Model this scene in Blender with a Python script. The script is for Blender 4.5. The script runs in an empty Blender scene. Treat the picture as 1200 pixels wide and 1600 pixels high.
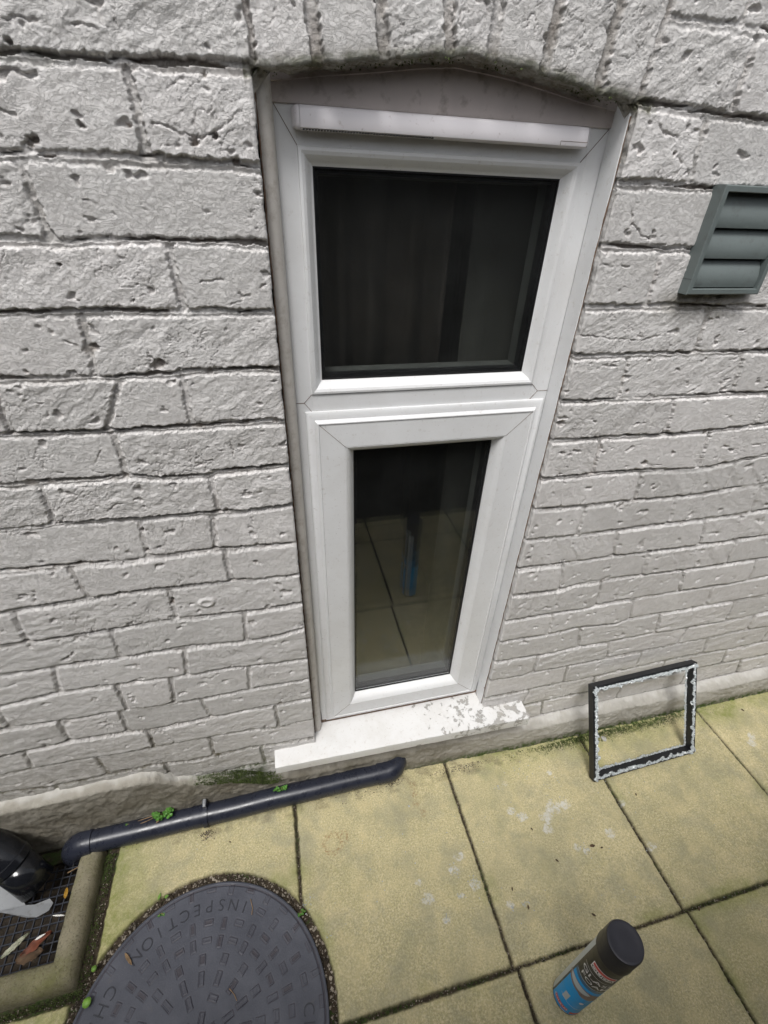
import bpy, math, random
import numpy as np
from mathutils import Vector, Matrix, noise as mn
random.seed(7)
S = bpy.context.scene
C = S.collection
# ---------------------------------------------------------------- camera
cam = bpy.data.cameras.new('camera'); co = bpy.data.objects.new('camera', cam); C.objects.link(co)
cam.sensor_fit = 'VERTICAL'; cam.sensor_height = 24.0; cam.lens = 716.505/1600*24.0
cam.clip_start = 0.02; cam.clip_end = 300
YAW, PIT, ROL = -0.2524177, -0.5962775, 0.0384923
CAM = Vector((0.17678, -0.68396, 1.39812))
co.matrix_world = Matrix.Translation(CAM) @ Matrix.Rotation(YAW, 4, 'Z') @ Matrix.Rotation(math.pi/2+PIT, 4, 'X') @ Matrix.Rotation(ROL, 4, 'Z')
S.camera = co
# ---------------------------------------------------------------- world, sun, exposure
W = bpy.data.worlds.new('World'); S.world = W; W.use_nodes = True
wn = W.node_tree; bg = wn.nodes['Background']; bg.inputs['Strength'].default_value = 0.12
sk = wn.nodes.new('ShaderNodeTexSky'); sk.sky_type = 'NISHITA'; sk.sun_disc = False
SUN_EL, SUN_AZ = math.radians(62), math.radians(208)      # azimuth clockwise from +Y (the wall faces -Y)
sk.sun_elevation = SUN_EL; sk.sun_rotation = SUN_AZ; sk.dust_density = 4.0; sk.air_density = 1.0; sk.ozone_density = 1.0
hs = wn.nodes.new('ShaderNodeHueSaturation'); hs.inputs['Saturation'].default_value = 0.22
wn.links.new(sk.outputs[0], hs.inputs['Color']); wn.links.new(hs.outputs[0], bg.inputs['Color'])
sl = bpy.data.lights.new('sun', 'SUN'); so = bpy.data.objects.new('sun', sl); C.objects.link(so)
sl.energy = 1.8; sl.angle = math.radians(20); sl.color = (1.0, 0.985, 0.965)
sd = Vector((math.sin(SUN_AZ)*math.cos(SUN_EL), math.cos(SUN_AZ)*math.cos(SUN_EL), math.sin(SUN_EL)))
so.rotation_euler = sd.to_track_quat('Z', 'Y').to_euler()
S.view_settings.view_transform = 'Standard'; S.view_settings.look = 'None'; S.view_settings.gamma = 1
S.view_settings.use_curve_mapping = False; S.view_settings.exposure = 0.38
try:
    S.cycles.max_bounces = 10; S.cycles.transparent_max_bounces = 16; S.cycles.glossy_bounces = 6
except Exception: pass
# ---------------------------------------------------------------- helpers
def link(o, parent=None):
    C.objects.link(o)
    if parent is not None: o.parent = parent
    return o
def tag(o, label=None, cat=None, group=None, kind=None):
    for k, v in (('label', label), ('category', cat), ('group', group), ('kind', kind)):
        if v: o[k] = v
    return o
def empty(name, loc, label, cat, group=None):
    o = bpy.data.objects.new(name, None); link(o); o.location = loc; o.empty_display_size = .05
    return tag(o, label, cat, group)
def mesh(name, v, f, mat, parent=None, smooth=False, mats=None, mi=None):
    me = bpy.data.meshes.new(name)
    off = Vector((0, 0, 0)) if parent is None else parent_off(parent)
    v = [(p[0]-off[0], p[1]-off[1], p[2]-off[2]) for p in v]
    me.from_pydata(v, [], [tuple(int(i) for i in q) for q in f])
    for m in (mats or [mat]): me.materials.append(m)
    if mi is not None: me.polygons.foreach_set('material_index', mi)
    if smooth: me.shade_smooth()
    me.update()
    return link(bpy.data.objects.new(name, me), parent)
def parent_off(p):
    o = Vector(p.location)
    while p.parent is not None: p = p.parent; o += Vector(p.location)
    return o
class MB:
    def __init__(s): s.v = []; s.f = []; s.m = []
    def add(s, v, f, mi=0):
        n = len(s.v); s.v += [tuple(p) for p in v]; s.f += [tuple(i+n for i in q) for q in f]; s.m += [mi]*len(f); return s
    def box(s, a, b, bev=0.0, mi=0, fn=None):
        x0, y0, z0 = a; x1, y1, z1 = b
        if bev <= 0:
            v = [(x, y, z) for x in (x0, x1) for y in (y0, y1) for z in (z0, z1)]
            f = [(0,1,3,2),(4,6,7,5),(0,4,5,1),(2,3,7,6),(0,2,6,4),(1,5,7,3)]
        else:
            v = []; idx = {}
            for i, x in enumerate((x0, x1)):
                for j, y in enumerate((y0, y1)):
                    for k, z in enumerate((z0, z1)):
                        sx, sy, sz = (1-2*i)*bev, (1-2*j)*bev, (1-2*k)*bev
                        idx[i,j,k] = len(v)
                        v += [(x, y+sy, z+sz), (x+sx, y, z+sz), (x+sx, y+sy, z)]
            X = lambda i,j,k: idx[i,j,k]; f = []
            for i in (0,1): f.append((X(i,0,0), X(i,1,0), X(i,1,1), X(i,0,1)))
            for j in (0,1): f.append((X(0,j,0)+1, X(1,j,0)+1, X(1,j,1)+1, X(0,j,1)+1))
            for k in (0,1): f.append((X(0,0,k)+2, X(1,0,k)+2, X(1,1,k)+2, X(0,1,k)+2))
            for a_ in (0,1):
                for b_ in (0,1):
                    f.append((X(a_,b_,0), X(a_,b_,1), X(a_,b_,1)+1, X(a_,b_,0)+1))
                    f.append((X(a_,0,b_), X(a_,1,b_), X(a_,1,b_)+2, X(a_,0,b_)+2))
                    f.append((X(0,a_,b_)+1, X(1,a_,b_)+1, X(1,a_,b_)+2, X(0,a_,b_)+2))
            for i in (0,1):
                for j in (0,1):
                    for k in (0,1): f.append((X(i,j,k), X(i,j,k)+1, X(i,j,k)+2))
        if fn: v = [fn(p) for p in v]
        return s.add(v, f, mi)
    def tube(s, pts, rad, n=24, caps=True, mi=0):
        pts = [Vector(p) for p in pts]; v = []; f = []; m = len(pts); up = None
        for i, p in enumerate(pts):
            t = (pts[min(i+1, m-1)]-pts[max(i-1, 0)]).normalized()
            if up is None:
                up = Vector((0, 0, 1)) if abs(t.z) < .9 else Vector((1, 0, 0))
            a = t.cross(up).normalized(); b = a.cross(t).normalized(); up = b
            r = rad[i] if isinstance(rad, (list, tuple)) else rad
            for k in range(n):
                w = 2*math.pi*k/n; v.append(p+a*(r*math.cos(w))+b*(r*math.sin(w)))
        for i in range(m-1):
            for k in range(n): f.append((i*n+k, i*n+(k+1)%n, (i+1)*n+(k+1)%n, (i+1)*n+k))
        if caps: f.append(tuple(range(n))[::-1]); f.append(tuple((m-1)*n+k for k in range(n)))
        return s.add(v, f, mi)
    def lathe(s, prof, c, n=48, mi=0):
        v = []; f = []
        for r, z in prof:
            for k in range(n): w = 2*math.pi*k/n; v.append((c[0]+r*math.cos(w), c[1]+r*math.sin(w), c[2]+z))
        for i in range(len(prof)-1):
            for k in range(n): f.append((i*n+k, i*n+(k+1)%n, (i+1)*n+(k+1)%n, (i+1)*n+k))
        return s.add(v, f, mi)
    def prism(s, poly, z0, z1, mi=0, fn=None):
        n = len(poly); v = [(x, y, z0) for x, y in poly]+[(x, y, z1) for x, y in poly]
        f = [tuple(range(n))[::-1], tuple(range(n, 2*n))]+[(i, (i+1)%n, n+(i+1)%n, n+i) for i in range(n)]
        if fn: v = [fn(p) for p in v]
        return s.add(v, f, mi)
    def ring(s, x0, x1, z0, z1, prof, mi=0):
        """mitred rectangular frame in the wall plane: prof = [(inset, y)]"""
        v = []; f = []
        for d, y in prof: v += [(x0+d, y, z0+d), (x1-d, y, z0+d), (x1-d, y, z1-d), (x0+d, y, z1-d)]
        for i in range(len(prof)-1):
            for k in range(4): f.append((i*4+k, i*4+(k+1)%4, (i+1)*4+(k+1)%4, (i+1)*4+k))
        return s.add(v, f, mi)
    def pebble(s, p, r, mi=0, flat=.7):
        a = random.random()*6.28; ca, sa = math.cos(a), math.sin(a)
        q = []
        for d in ((1,0,0),(0,1,0),(-1,0,0),(0,-1,0),(0,0,1),(0,0,-1),(.6,.6,.5),(-.6,-.6,.5),(.6,-.6,-.4),(-.6,.6,-.4)):
            k = r*random.uniform(.65, 1.1); x, y, z = d[0]*k*1.2, d[1]*k, d[2]*k*flat
            q.append((p[0]+x*ca-y*sa, p[1]+x*sa+y*ca, p[2]+z))
        f = [(0,6,4),(6,1,4),(1,9,4),(9,2,4),(2,7,4),(7,3,4),(3,0,4),(0,1,6),(1,2,9),(2,3,7),(3,8,0),(0,5,1),(1,5,9),(9,5,2),(2,5,3),(3,5,8),(8,5,0)]
        return s.add(q, f, mi)
    def build(s, name, mat, parent=None, smooth=False, mats=None):
        return mesh(name, s.v, s.f, mat, parent, smooth, mats, s.m if mats else None)
def autosmooth(o, deg=35):
    me = o.data
    try:
        me.shade_smooth(); me.set_sharp_from_angle(angle=math.radians(deg))
    except Exception: pass
    return o
def grid_mesh(name, P, mask, mat, attrs, parent=None):
    """P (n,m,3) numpy grid, mask (n-1,m-1) of kept quads, attrs {name: (n,m)}"""
    n, m = P.shape[:2]; idx = np.arange(n*m).reshape(n, m)
    q = np.stack([idx[:-1,:-1], idx[:-1,1:], idx[1:,1:], idx[1:,:-1]], -1)[mask].reshape(-1, 4)
    used = np.zeros(n*m, bool); used[q.ravel()] = True
    rm = np.cumsum(used)-1; V = P.reshape(-1, 3)[used].astype(np.float32); q = rm[q].astype(np.int32)
    me = bpy.data.meshes.new(name); me.vertices.add(len(V)); me.vertices.foreach_set('co', V.ravel())
    me.loops.add(q.size); me.loops.foreach_set('vertex_index', q.ravel())
    me.polygons.add(len(q)); me.polygons.foreach_set('loop_start', np.arange(0, q.size, 4, dtype=np.int32))
    me.polygons.foreach_set('loop_total', np.full(len(q), 4, np.int32))
    me.materials.append(mat); me.update(calc_edges=True); me.shade_smooth()
    for k, a in attrs.items():
        at = me.attributes.new(k, 'FLOAT', 'POINT'); at.data.foreach_set('value', a.reshape(-1)[used].astype(np.float32))
    return link(bpy.data.objects.new(name, me), parent)
# ---------------------------------------------------------------- numpy noise
def _h(ix, iy, s):
    h = (ix.astype(np.int64)*374761393 + iy.astype(np.int64)*668265263 + s*1442695041) & 0xffffffff
    h = ((h ^ (h >> 13))*1274126177) & 0xffffffff
    return ((h ^ (h >> 16)) & 0xffffff)/float(0xffffff)
def gnoise(x, y, s=0):
    xi = np.floor(x); yi = np.floor(y); fx = x-xi; fy = y-yi; xi = xi.astype(np.int64); yi = yi.astype(np.int64)
    u = fx**3*(fx*(fx*6-15)+10); v = fy**3*(fy*(fy*6-15)+10)
    def g(a, b):
        w = _h(xi+a, yi+b, s)*2*np.pi; return np.cos(w)*(fx-a)+np.sin(w)*(fy-b)
    return 1.4*((g(0,0)*(1-u)+g(1,0)*u)*(1-v)+(g(0,1)*(1-u)+g(1,1)*u)*v)
def fbm(x, y, s=0, o=3, l=2.1, g=.5):
    r = 0; a = 1
    for i in range(o): r = r+a*gnoise(x, y, s+i*17); x = x*l; y = y*l; a *= g
    return r
def sst(a, b, x): t = np.clip((x-a)/(b-a), 0, 1); return t*t*(3-2*t)
def worley(x, y, s=0):
    xi = np.floor(x).astype(np.int64); yi = np.floor(y).astype(np.int64); d1 = np.full(x.shape, 9.); d2 = d1.copy()
    for a in (-1,0,1):
        for b in (-1,0,1):
            px = xi+a+_h(xi+a, yi+b, s); py = yi+b+_h(xi+a, yi+b, s+5); d = np.hypot(px-x, py-y)
            d2 = np.where(d < d1, d1, np.minimum(d2, d)); d1 = np.minimum(d1, d)
    return d1, d2
def axis(segs):
    """segs: [(start, end, step)...] -> coordinates"""
    o = []
    for a, b, st in segs: o.append(np.linspace(a, b, max(2, int(round((b-a)/st))+1))[:-1])
    return np.append(np.concatenate(o), segs[-1][1])
# ---------------------------------------------------------------- material kit
class NT:
    def __init__(s, name):
        s.m = bpy.data.materials.new(name); s.m.use_nodes = True; s.t = s.m.node_tree; s.p = s.t.nodes['Principled BSDF']
        s.co = s.t.nodes.new('ShaderNodeTexCoord').outputs['Object']
    def n(s, typ, **kw):
        nd = s.t.nodes.new(typ)
        for k, v in kw.items():
            if hasattr(nd, k) and k not in ('Scale',): setattr(nd, k, v)
            else: s.set(nd.inputs[k], v)
        return nd
    def set(s, sock, v):
        if isinstance(v, bpy.types.NodeSocket): s.t.links.new(v, sock)
        else: sock.default_value = v
    def noise(s, scale, detail=4, rough=.55, dist=0, vec=None, off=None):
        nd = s.t.nodes.new('ShaderNodeTexNoise'); v = vec or s.co
        if off:
            mp = s.t.nodes.new('ShaderNodeMapping'); mp.inputs['Location'].default_value = off; s.t.links.new(v, mp.inputs[0]); v = mp.outputs[0]
        s.t.links.new(v, nd.inputs['Vector']); nd.inputs['Scale'].default_value = scale; nd.inputs['Detail'].default_value = detail
        nd.inputs['Roughness'].default_value = rough; nd.inputs['Distortion'].default_value = dist
        return nd.outputs['Fac']
    def ramp(s, fac, *st):
        nd = s.t.nodes.new('ShaderNodeValToRGB'); s.set(nd.inputs[0], fac); e = nd.color_ramp.elements
        while len(e) < len(st): e.new(.5)
        for i, (p, c) in enumerate(st):
            e[i].position = p; e[i].color = (*c, 1) if isinstance(c, tuple) else (c, c, c, 1)
        return nd.outputs[0]
    def mix(s, f, a, b, mode='MIX'):
        nd = s.t.nodes.new('ShaderNodeMix'); nd.data_type = 'RGBA'; nd.blend_type = mode
        s.set(nd.inputs[0], f)
        for i, c in ((6, a), (7, b)): s.set(nd.inputs[i], (*c, 1) if isinstance(c, tuple) else c)
        return nd.outputs[2]
    def math(s, op, a, b=None, c=None, clamp=False):
        nd = s.t.nodes.new('ShaderNodeMath'); nd.operation = op; nd.use_clamp = clamp; s.set(nd.inputs[0], a)
        if b is not None: s.set(nd.inputs[1], b)
        if c is not None: s.set(nd.inputs[2], c)
        return nd.outputs[0]
    def attr(s, name):
        nd = s.t.nodes.new('ShaderNodeAttribute'); nd.attribute_name = name; return nd.outputs['Fac']
    def bump(s, h, dist, strength=1, prev=None):
        nd = s.t.nodes.new('ShaderNodeBump'); s.set(nd.inputs['Height'], h); nd.inputs['Distance'].default_value = dist; nd.inputs['Strength'].default_value = strength
        if prev is not None: s.t.links.new(prev, nd.inputs['Normal'])
        return nd.outputs[0]
    def fin(s, col, rough=.6, normal=None, spec=None, metal=None, **kw):
        s.set(s.p.inputs['Base Color'], (*col, 1) if isinstance(col, tuple) else col); s.set(s.p.inputs['Roughness'], rough)
        if normal is not None: s.t.links.new(normal, s.p.inputs['Normal'])
        if spec is not None: s.p.inputs['Specular IOR Level'].default_value = spec
        if metal is not None: s.p.inputs['Metallic'].default_value = metal
        for k, v in kw.items(): s.set(s.p.inputs[k], v)
        return s.m
def simple(name, col, rough=.5, var=.12, scale=30, bump=.0002, bscale=300, spec=None, metal=None, dirt=None, dscale=18, dth=(.55,.75)):
    k = NT(name); a = tuple(c*(1-var) for c in col); b = tuple(min(1, c*(1+var)) for c in col)
    c = k.ramp(k.noise(scale), (.3, a), (.7, b))
    if dirt: c = k.mix(k.ramp(k.noise(dscale, 6, .65), (dth[0], 0.), (dth[1], .9)), c, dirt)
    n = k.bump(k.noise(bscale, 4), bump)
    return k.fin(c, k.ramp(k.noise(scale*2), (.3, max(0, rough-.08)), (.7, min(1, rough+.08))), n, spec, metal)
# --- painted brick
k = NT('painted_brick')
c = k.ramp(k.noise(7, 5, .6), (.3, (.715,.694,.684)), (.7, (.80,.784,.775)))
c = k.mix(k.ramp(k.noise(90, 5, .7), (.35, 0.), (.75, .35)), c, (.38,.36,.335))
c = k.mix(k.ramp(k.noise(34, 6, .7, .4), (.60, 0.), (.72, .5)), c, (.66,.645,.625))
c = k.mix(k.math('MULTIPLY', k.attr('deep'), k.ramp(k.noise(60, 4, .6), (.3, .45), (.65, 1.))), c, (.19,.145,.11))
c = k.mix(k.math('MULTIPLY', k.attr('dirt'), k.ramp(k.noise(45, 6, .7), (.3, .25), (.65, 1.))), c, (.13,.115,.075))  # real dirt, plus the painted shadow below the louvre
c = k.mix(k.math('MULTIPLY', k.attr('moss'), k.ramp(k.noise(55, 6, .7), (.38, 0.), (.55, 1.))), c, (.045,.07,.015))
def wrinkle(scale, ang, sx, sz, dist, detail=7):
    mp = k.t.nodes.new('ShaderNodeMapping'); mp.inputs['Rotation'].default_value = (0, ang, 0); mp.inputs['Scale'].default_value = (sx, 1, sz); k.t.links.new(k.co, mp.inputs[0])
    return k.noise(scale, detail, .68, dist, mp.outputs[0])
w1 = wrinkle(60, math.radians(30), 1, 2.4, 1.6); w2 = wrinkle(150, math.radians(-20), 1.6, 1, 1.2)
rid = k.math('ABSOLUTE', k.math('SUBTRACT', w1, .5))
nb = k.bump(k.ramp(rid, (.0, 0.), (.035, .8), (.2, 1.)), .0004)
nb = k.bump(w2, .0009, 1, nb)
nb = k.bump(k.noise(420, 5, .7), .0004, 1, nb)
c = k.mix(1., c, k.ramp(k.attr('tone'), (0., (.90,.90,.89)), (1., (1.04,1.035,1.03))), 'MULTIPLY')
M_BRICK = k.fin(c, .62, nb, .35)
# --- render plinth
k = NT('painted_render')
c = k.ramp(k.noise(9, 5, .6), (.3, (.30,.28,.24)), (.7, (.44,.42,.37)))
c = k.mix(k.attr('paint'), c, (.58,.565,.53))
c = k.mix(k.math('MULTIPLY', k.attr('dirt'), k.ramp(k.noise(30, 6, .7), (.25, .35), (.65, 1.))), c, (.115,.10,.07))
c = k.mix(k.math('MULTIPLY', k.attr('moss'), k.ramp(k.noise(70, 6, .7), (.40, 0.), (.56, 1.))), c, (.05,.08,.015))
nb = k.bump(k.noise(45, 8, .72, .5), .0045); nb = k.bump(k.noise(400, 4, .6), .0005, 1, nb)
M_PLINTH = k.fin(c, .75, nb, .25)
# --- paving
k = NT('yellow_paving')
idn = k.attr('slab')
c = k.ramp(k.noise(8, 6, .65, .3), (.30, (.33,.300,.165)), (.5, (.48,.425,.225)), (.68, (.66,.57,.32)))
c = k.mix(.5, c, k.ramp(idn, (0., (.42,.375,.19)), (1., (.58,.505,.285))))
c = k.mix(k.ramp(k.noise(240, 4, .75), (.45, 0.), (.60, .55)), c, (.82,.73,.48))
c = k.mix(k.ramp(k.noise(270, 4, .75, 0, None, (3,1,2)), (.48, 0.), (.62, .60)), c, (.26,.235,.145))
c = k.mix(k.ramp(k.noise(16, 5, .65, .2, None, (1,8,2)), (.50, 0.), (.68, .45)), c, (.66,.56,.31))
c = k.mix(k.ramp(k.noise(11, 5, .65, .2, None, (6,2,2)), (.48, 0.), (.66, .55)), c, (.30,.290,.205))
c = k.mix(k.ramp(k.noise(5, 5, .7, .3, None, (9,4,0)), (.48, 0.), (.68, .50)), c, (.325,.305,.185))
c = k.mix(k.ramp(k.math('ADD', k.math('MULTIPLY', k.attr('white'), .42), k.math('MULTIPLY', k.noise(75, 9, .85, .5), .9)), (.82, 0.), (.91, .72)), c, (.68,.68,.66))
c = k.mix(k.math('MULTIPLY', k.attr('rust'), k.ramp(k.noise(170, 5, .7), (.47, 0.), (.62, .8))), c, (.30,.16,.06))
c = k.mix(k.math('MULTIPLY', k.attr('green'), k.ramp(k.noise(40, 6, .7), (.30, .1), (.65, .85))), c, (.20,.235,.05))
c = k.mix(k.attr('soil'), c, k.ramp(k.noise(120, 6, .7), (.3, (.018,.014,.009)), (.55, (.06,.045,.028)), (.75, (.10,.085,.05))))
c = k.mix(k.math('MULTIPLY', k.attr('moss'), k.ramp(k.noise(75, 6, .7), (.42, 0.), (.55, 1.))), c, (.045,.075,.015))
nb = k.bump(k.noise(210, 6, .7), .0011); nb = k.bump(k.noise(900, 3, .6), .0004, 1, nb)
M_PAVE = k.fin(c, .72, nb, .3)
M_SOIL = simple('soil', (.05,.038,.026), .9, .4, 60, .003, 90)
# --- window plastic etc.
k = NT('white_plastic')
c = k.ramp(k.noise(6, 4), (.3, (.70,.705,.71)), (.7, (.765,.77,.775)))
c = k.mix(k.ramp(k.noise(90, 6, .75), (.58, 0.), (.74, .45)), c, (.36,.31,.26))
c = k.mix(k.ramp(k.noise(7, 6, .7, .3, None, (2,0,3)), (.45, 0.), (.75, .25)), c, (.50,.47,.43))
c = k.mix(k.ramp(k.noise(330, 3, .6, 0, None, (2,7,3)), (.70, 0.), (.74, .7)), c, (.16,.13,.10))
M_PVC = k.fin(c, k.ramp(k.noise(20, 5, .6), (.3, .28), (.7, .42)), k.bump(k.noise(25, 3), .0002), .5)
k = NT('dirty_white_plastic')
c = k.ramp(k.noise(10, 5, .6), (.3, (.52,.49,.45)), (.7, (.64,.61,.57)))
c = k.mix(k.ramp(k.noise(60, 6, .75), (.50, 0.), (.75, .55)), c, (.25,.20,.15))
M_TRIM = k.fin(c, .5, k.bump(k.noise(60, 4), .0005), .4)
M_HEAD = simple('weathered_fascia', (.53,.47,.445), .6, .12, 14, .0004, 120, dirt=(.2,.16,.13), dscale=50, dth=(.55,.8))
k = NT('trickle_vent_plastic')
c = k.mix(k.ramp(k.noise(110, 6, .75), (.60, 0.), (.74, .7)), (.74,.71,.73), (.36,.30,.28))
M_VENT = k.fin(c, .35, k.bump(k.noise(120, 3), .0002))
k = NT('sill_paint')
fl = k.ramp(k.noise(16, 8, .72, .3), (.565, 0.), (.575, 1.))
xm = k.n('ShaderNodeSeparateXYZ'); k.t.links.new(k.co, xm.inputs[0])
msk = k.math('ADD', k.ramp(k.math('DIVIDE', k.math('ADD', xm.outputs[0], .43), .8), (.40, 0.), (.80, .5)), k.ramp(k.noise(34, 8, .70, .3), (.40, 0.), (.72, .9)))
flake = k.ramp(msk, (.885, 0.), (.895, 1.))
c = k.mix(flake, (.68,.675,.665), (.36,.35,.33))
c = k.mix(k.ramp(k.noise(120, 6, .75), (.57, 0.), (.72, .6)), c, (.38,.33,.27))
c = k.mix(k.ramp(k.noise(12, 6, .7, .3, None, (1,4,2)), (.45, 0.), (.75, .35)), c, (.46,.43,.38))
M_SILL = k.fin(c, .5, k.bump(k.math('MULTIPLY', flake, -1.), .0006), .4)
M_SEAL = simple('brown_sealant_gap', (.15,.095,.065), .9, .4, 80, .001, 200)
M_BLACK = simple('black_plastic', (.012,.013,.016), .42, .2, 40, .0002, 200)
M_GASKET = simple('black_gasket', (.008,.008,.009), .5, .2)
M_SPACER = simple('spacer_bar', (.010,.010,.011), .5, .2, spec=.2)
def glass_mat(name, tint=(1,1,1)):
    m = bpy.data.materials.new(name); m.use_nodes = True; t = m.node_tree; t.nodes.clear()
    out = t.nodes.new('ShaderNodeOutputMaterial'); mx = t.nodes.new('ShaderNodeMixShader'); gl = t.nodes.new('ShaderNodeBsdfGlossy'); tr = t.nodes.new('ShaderNodeBsdfTransparent')
    gl.inputs['Roughness'].default_value = .012; tr.inputs['Color'].default_value = (*tint, 1)
    lw = t.nodes.new('ShaderNodeLayerWeight'); lw.inputs['Blend'].default_value = .5
    p = t.nodes.new('ShaderNodeMath'); p.operation = 'POWER'; p.inputs[1].default_value = 5; t.links.new(lw.outputs['Facing'], p.inputs[0])
    a = t.nodes.new('ShaderNodeMath'); a.operation = 'MULTIPLY_ADD'; a.inputs[1].default_value = .95; a.inputs[2].default_value = .060
    t.links.new(p.outputs[0], a.inputs[0]); t.links.new(a.outputs[0], mx.inputs[0]); t.links.new(tr.outputs[0], mx.inputs[1]); t.links.new(gl.outputs[0], mx.inputs[2]); t.links.new(mx.outputs[0], out.inputs[0])
    return m
M_GLASS = glass_mat('window_glass', (.94,.955,.95))
def dusty(m):
    t = m.node_tree; out = [n_ for n_ in t.nodes if n_.type == 'OUTPUT_MATERIAL'][0]; src_ = out.inputs[0].links[0].from_socket
    tc = t.nodes.new('ShaderNodeTexCoord'); nz_ = t.nodes.new('ShaderNodeTexNoise'); nz_.inputs['Scale'].default_value = 9; nz_.inputs['Detail'].default_value = 8; nz_.inputs['Roughness'].default_value = .7; t.links.new(tc.outputs['Object'], nz_.inputs['Vector'])
    rp = t.nodes.new('ShaderNodeValToRGB'); rp.color_ramp.elements[0].position = .35; rp.color_ramp.elements[0].color = (.004,)*3+(1,); rp.color_ramp.elements[1].position = .75; rp.color_ramp.elements[1].color = (.015,)*3+(1,); t.links.new(nz_.outputs['Fac'], rp.inputs[0])
    df = t.nodes.new('ShaderNodeBsdfDiffuse'); df.inputs[0].default_value = (.55,.57,.57,1); mx = t.nodes.new('ShaderNodeMixShader'); t.links.new(rp.outputs[0], mx.inputs[0]); t.links.new(src_, mx.inputs[1]); t.links.new(df.outputs[0], mx.inputs[2]); t.links.new(mx.outputs[0], out.inputs[0]); return m
M_GLASSD = dusty(glass_mat('dusty_window_glass', (.94,.955,.95)))
M_PIPE = simple('dark_blue_grey_plastic', (.022,.025,.038), .30, .15, 25, .0002, 150, dirt=(.11,.11,.11), dscale=230, dth=(.69,.75))
M_PIPE2 = simple('glossy_black_plastic', (.010,.011,.014), .16, .2, 25, .0001, 150, dirt=(.06,.06,.055), dscale=160, dth=(.66,.74))
k = NT('cover_plastic')
c = k.ramp(k.noise(11, 6, .65), (.3, (.056,.060,.078)), (.7, (.098,.103,.126)))
c = k.mix(k.ramp(k.noise(24, 7, .75, .4), (.60, 0.), (.78, .6)), c, (.12,.11,.10))
c = k.mix(k.math('MULTIPLY', k.attr('fill'), .75), c, (.045,.035,.042))
c = k.mix(k.ramp(k.noise(420, 2), (.74, 0.), (.78, .8)), c, (.26,.25,.23))
M_COVER = k.fin(c, k.ramp(k.noise(30, 5), (.3, .42), (.7, .62)), k.bump(k.noise(330, 4), .0004), .4)
k = NT('mossy_concrete')
c = k.ramp(k.noise(14, 6, .65), (.3, (.17,.155,.10)), (.7, (.34,.305,.215)))
c = k.mix(k.ramp(k.noise(9, 5, .7, .3, None, (2,5,1)), (.42, 0.), (.66, .70)), c, (.15,.155,.045))
c = k.mix(k.ramp(k.noise(300, 3), (.6, 0.), (.75, .6)), c, (.33,.31,.25))
c = k.mix(k.ramp(k.noise(220, 4, .7, 0, None, (4,4,1)), (.52, 0.), (.66, .7)), c, (.10,.09,.055))
M_CONC = k.fin(c, .85, k.bump(k.noise(160, 7, .75), .0034), .2)
M_GRATE = simple('black_grate', (.030,.034,.045), .45, .25, 40, .0003, 200, dirt=(.07,.055,.035), dscale=60)
M_LETTER = simple('letter_edge_plastic', (.024,.026,.036), .5, .2, 200, .0002)
M_GREYPL = simple('weathered_grey_plastic', (.27,.28,.29), .5, .12, 20, .0004, 90, dirt=(.12,.11,.09), dscale=50)
M_LOUV = simple('grey_green_plastic', (.135,.160,.157), .5, .08, 12, .0002, 200, dirt=(.10,.11,.105), dscale=60)
M_LEAF = simple('clover_leaf', (.075,.205,.03), .5, .3, 60, .0003, 200)
M_LEAF2 = simple('pale_green_leaf', (.17,.33,.05), .5, .2, 60, .0003, 200)
M_STEM = simple('dry_stem', (.26,.17,.09), .8, .3, 60)
M_MOSS = simple('moss', (.062,.088,.018), .9, .5, 60)
M_GRIT = simple('grit_stone', (.30,.26,.21), .85, .5, 25)
M_GRITD = simple('dark_soil_crumb', (.055,.040,.026), .9, .5, 25)
M_REDLEAF = simple('red_brown_leaf', (.15,.045,.022), .7, .4, 60, .0006, 120, dirt=(.05,.025,.02), dscale=40)
M_PALE = simple('mottled_pale_leaf', (.40,.40,.30), .7, .3, 80, .0006, 120, dirt=(.10,.12,.06), dscale=120, dth=(.48,.6))
M_WHITE = simple('white_sliver', (.75,.74,.70), .5, .05)
M_YELLEAF = simple('yellow_leaf', (.38,.21,.02), .6, .3, 90)
M_DARKLEAF = simple('brown_leaf_scrap', (.09,.055,.03), .8, .4, 90)
k = NT('shattered_glass')
M_CRUMB = k.fin(k.ramp(k.noise(300, 3), (.35, (.62,.68,.70)), (.65, (.92,.96,.96))), .12, None, .8, None, **{'Transmission Weight': .45, 'IOR': 1.45})
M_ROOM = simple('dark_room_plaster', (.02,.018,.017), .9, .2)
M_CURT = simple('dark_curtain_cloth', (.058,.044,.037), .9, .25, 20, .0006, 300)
M_NET = simple('grey_sheet_cloth', (.045,.041,.036), .9, .1, 20, .0004, 400)
M_REV = simple('inner_plaster', (.12,.116,.11), .9, .1, spec=.15)
M_FENCE = simple('black_stained_boards', (.010,.009,.008), .8, .4, 12, .001, 60)
M_CANB = simple('can_black_print', (.010,.010,.012), .35, .1)
M_CAP = simple('can_black_cap', (.013,.013,.020), .38, .15, 60, .0001, 400)
M_BLUE = simple('can_blue_print', (.0,.36,.86), .42, .08, 30, spec=.3)
M_DBLUE = simple('can_dark_blue_print', (.006,.10,.23), .32, .1)
M_SILV = simple('can_bare_metal', (.50,.55,.60), .4, .08)
M_RED = simple('can_red_print', (.62,.035,.04), .35, .05)
M_WPRINT = simple('can_white_print', (.75,.75,.78), .35, .05)
M_CARP = simple('can_picture_grey', (.20,.14,.15), .35, .3, 300)
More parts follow.
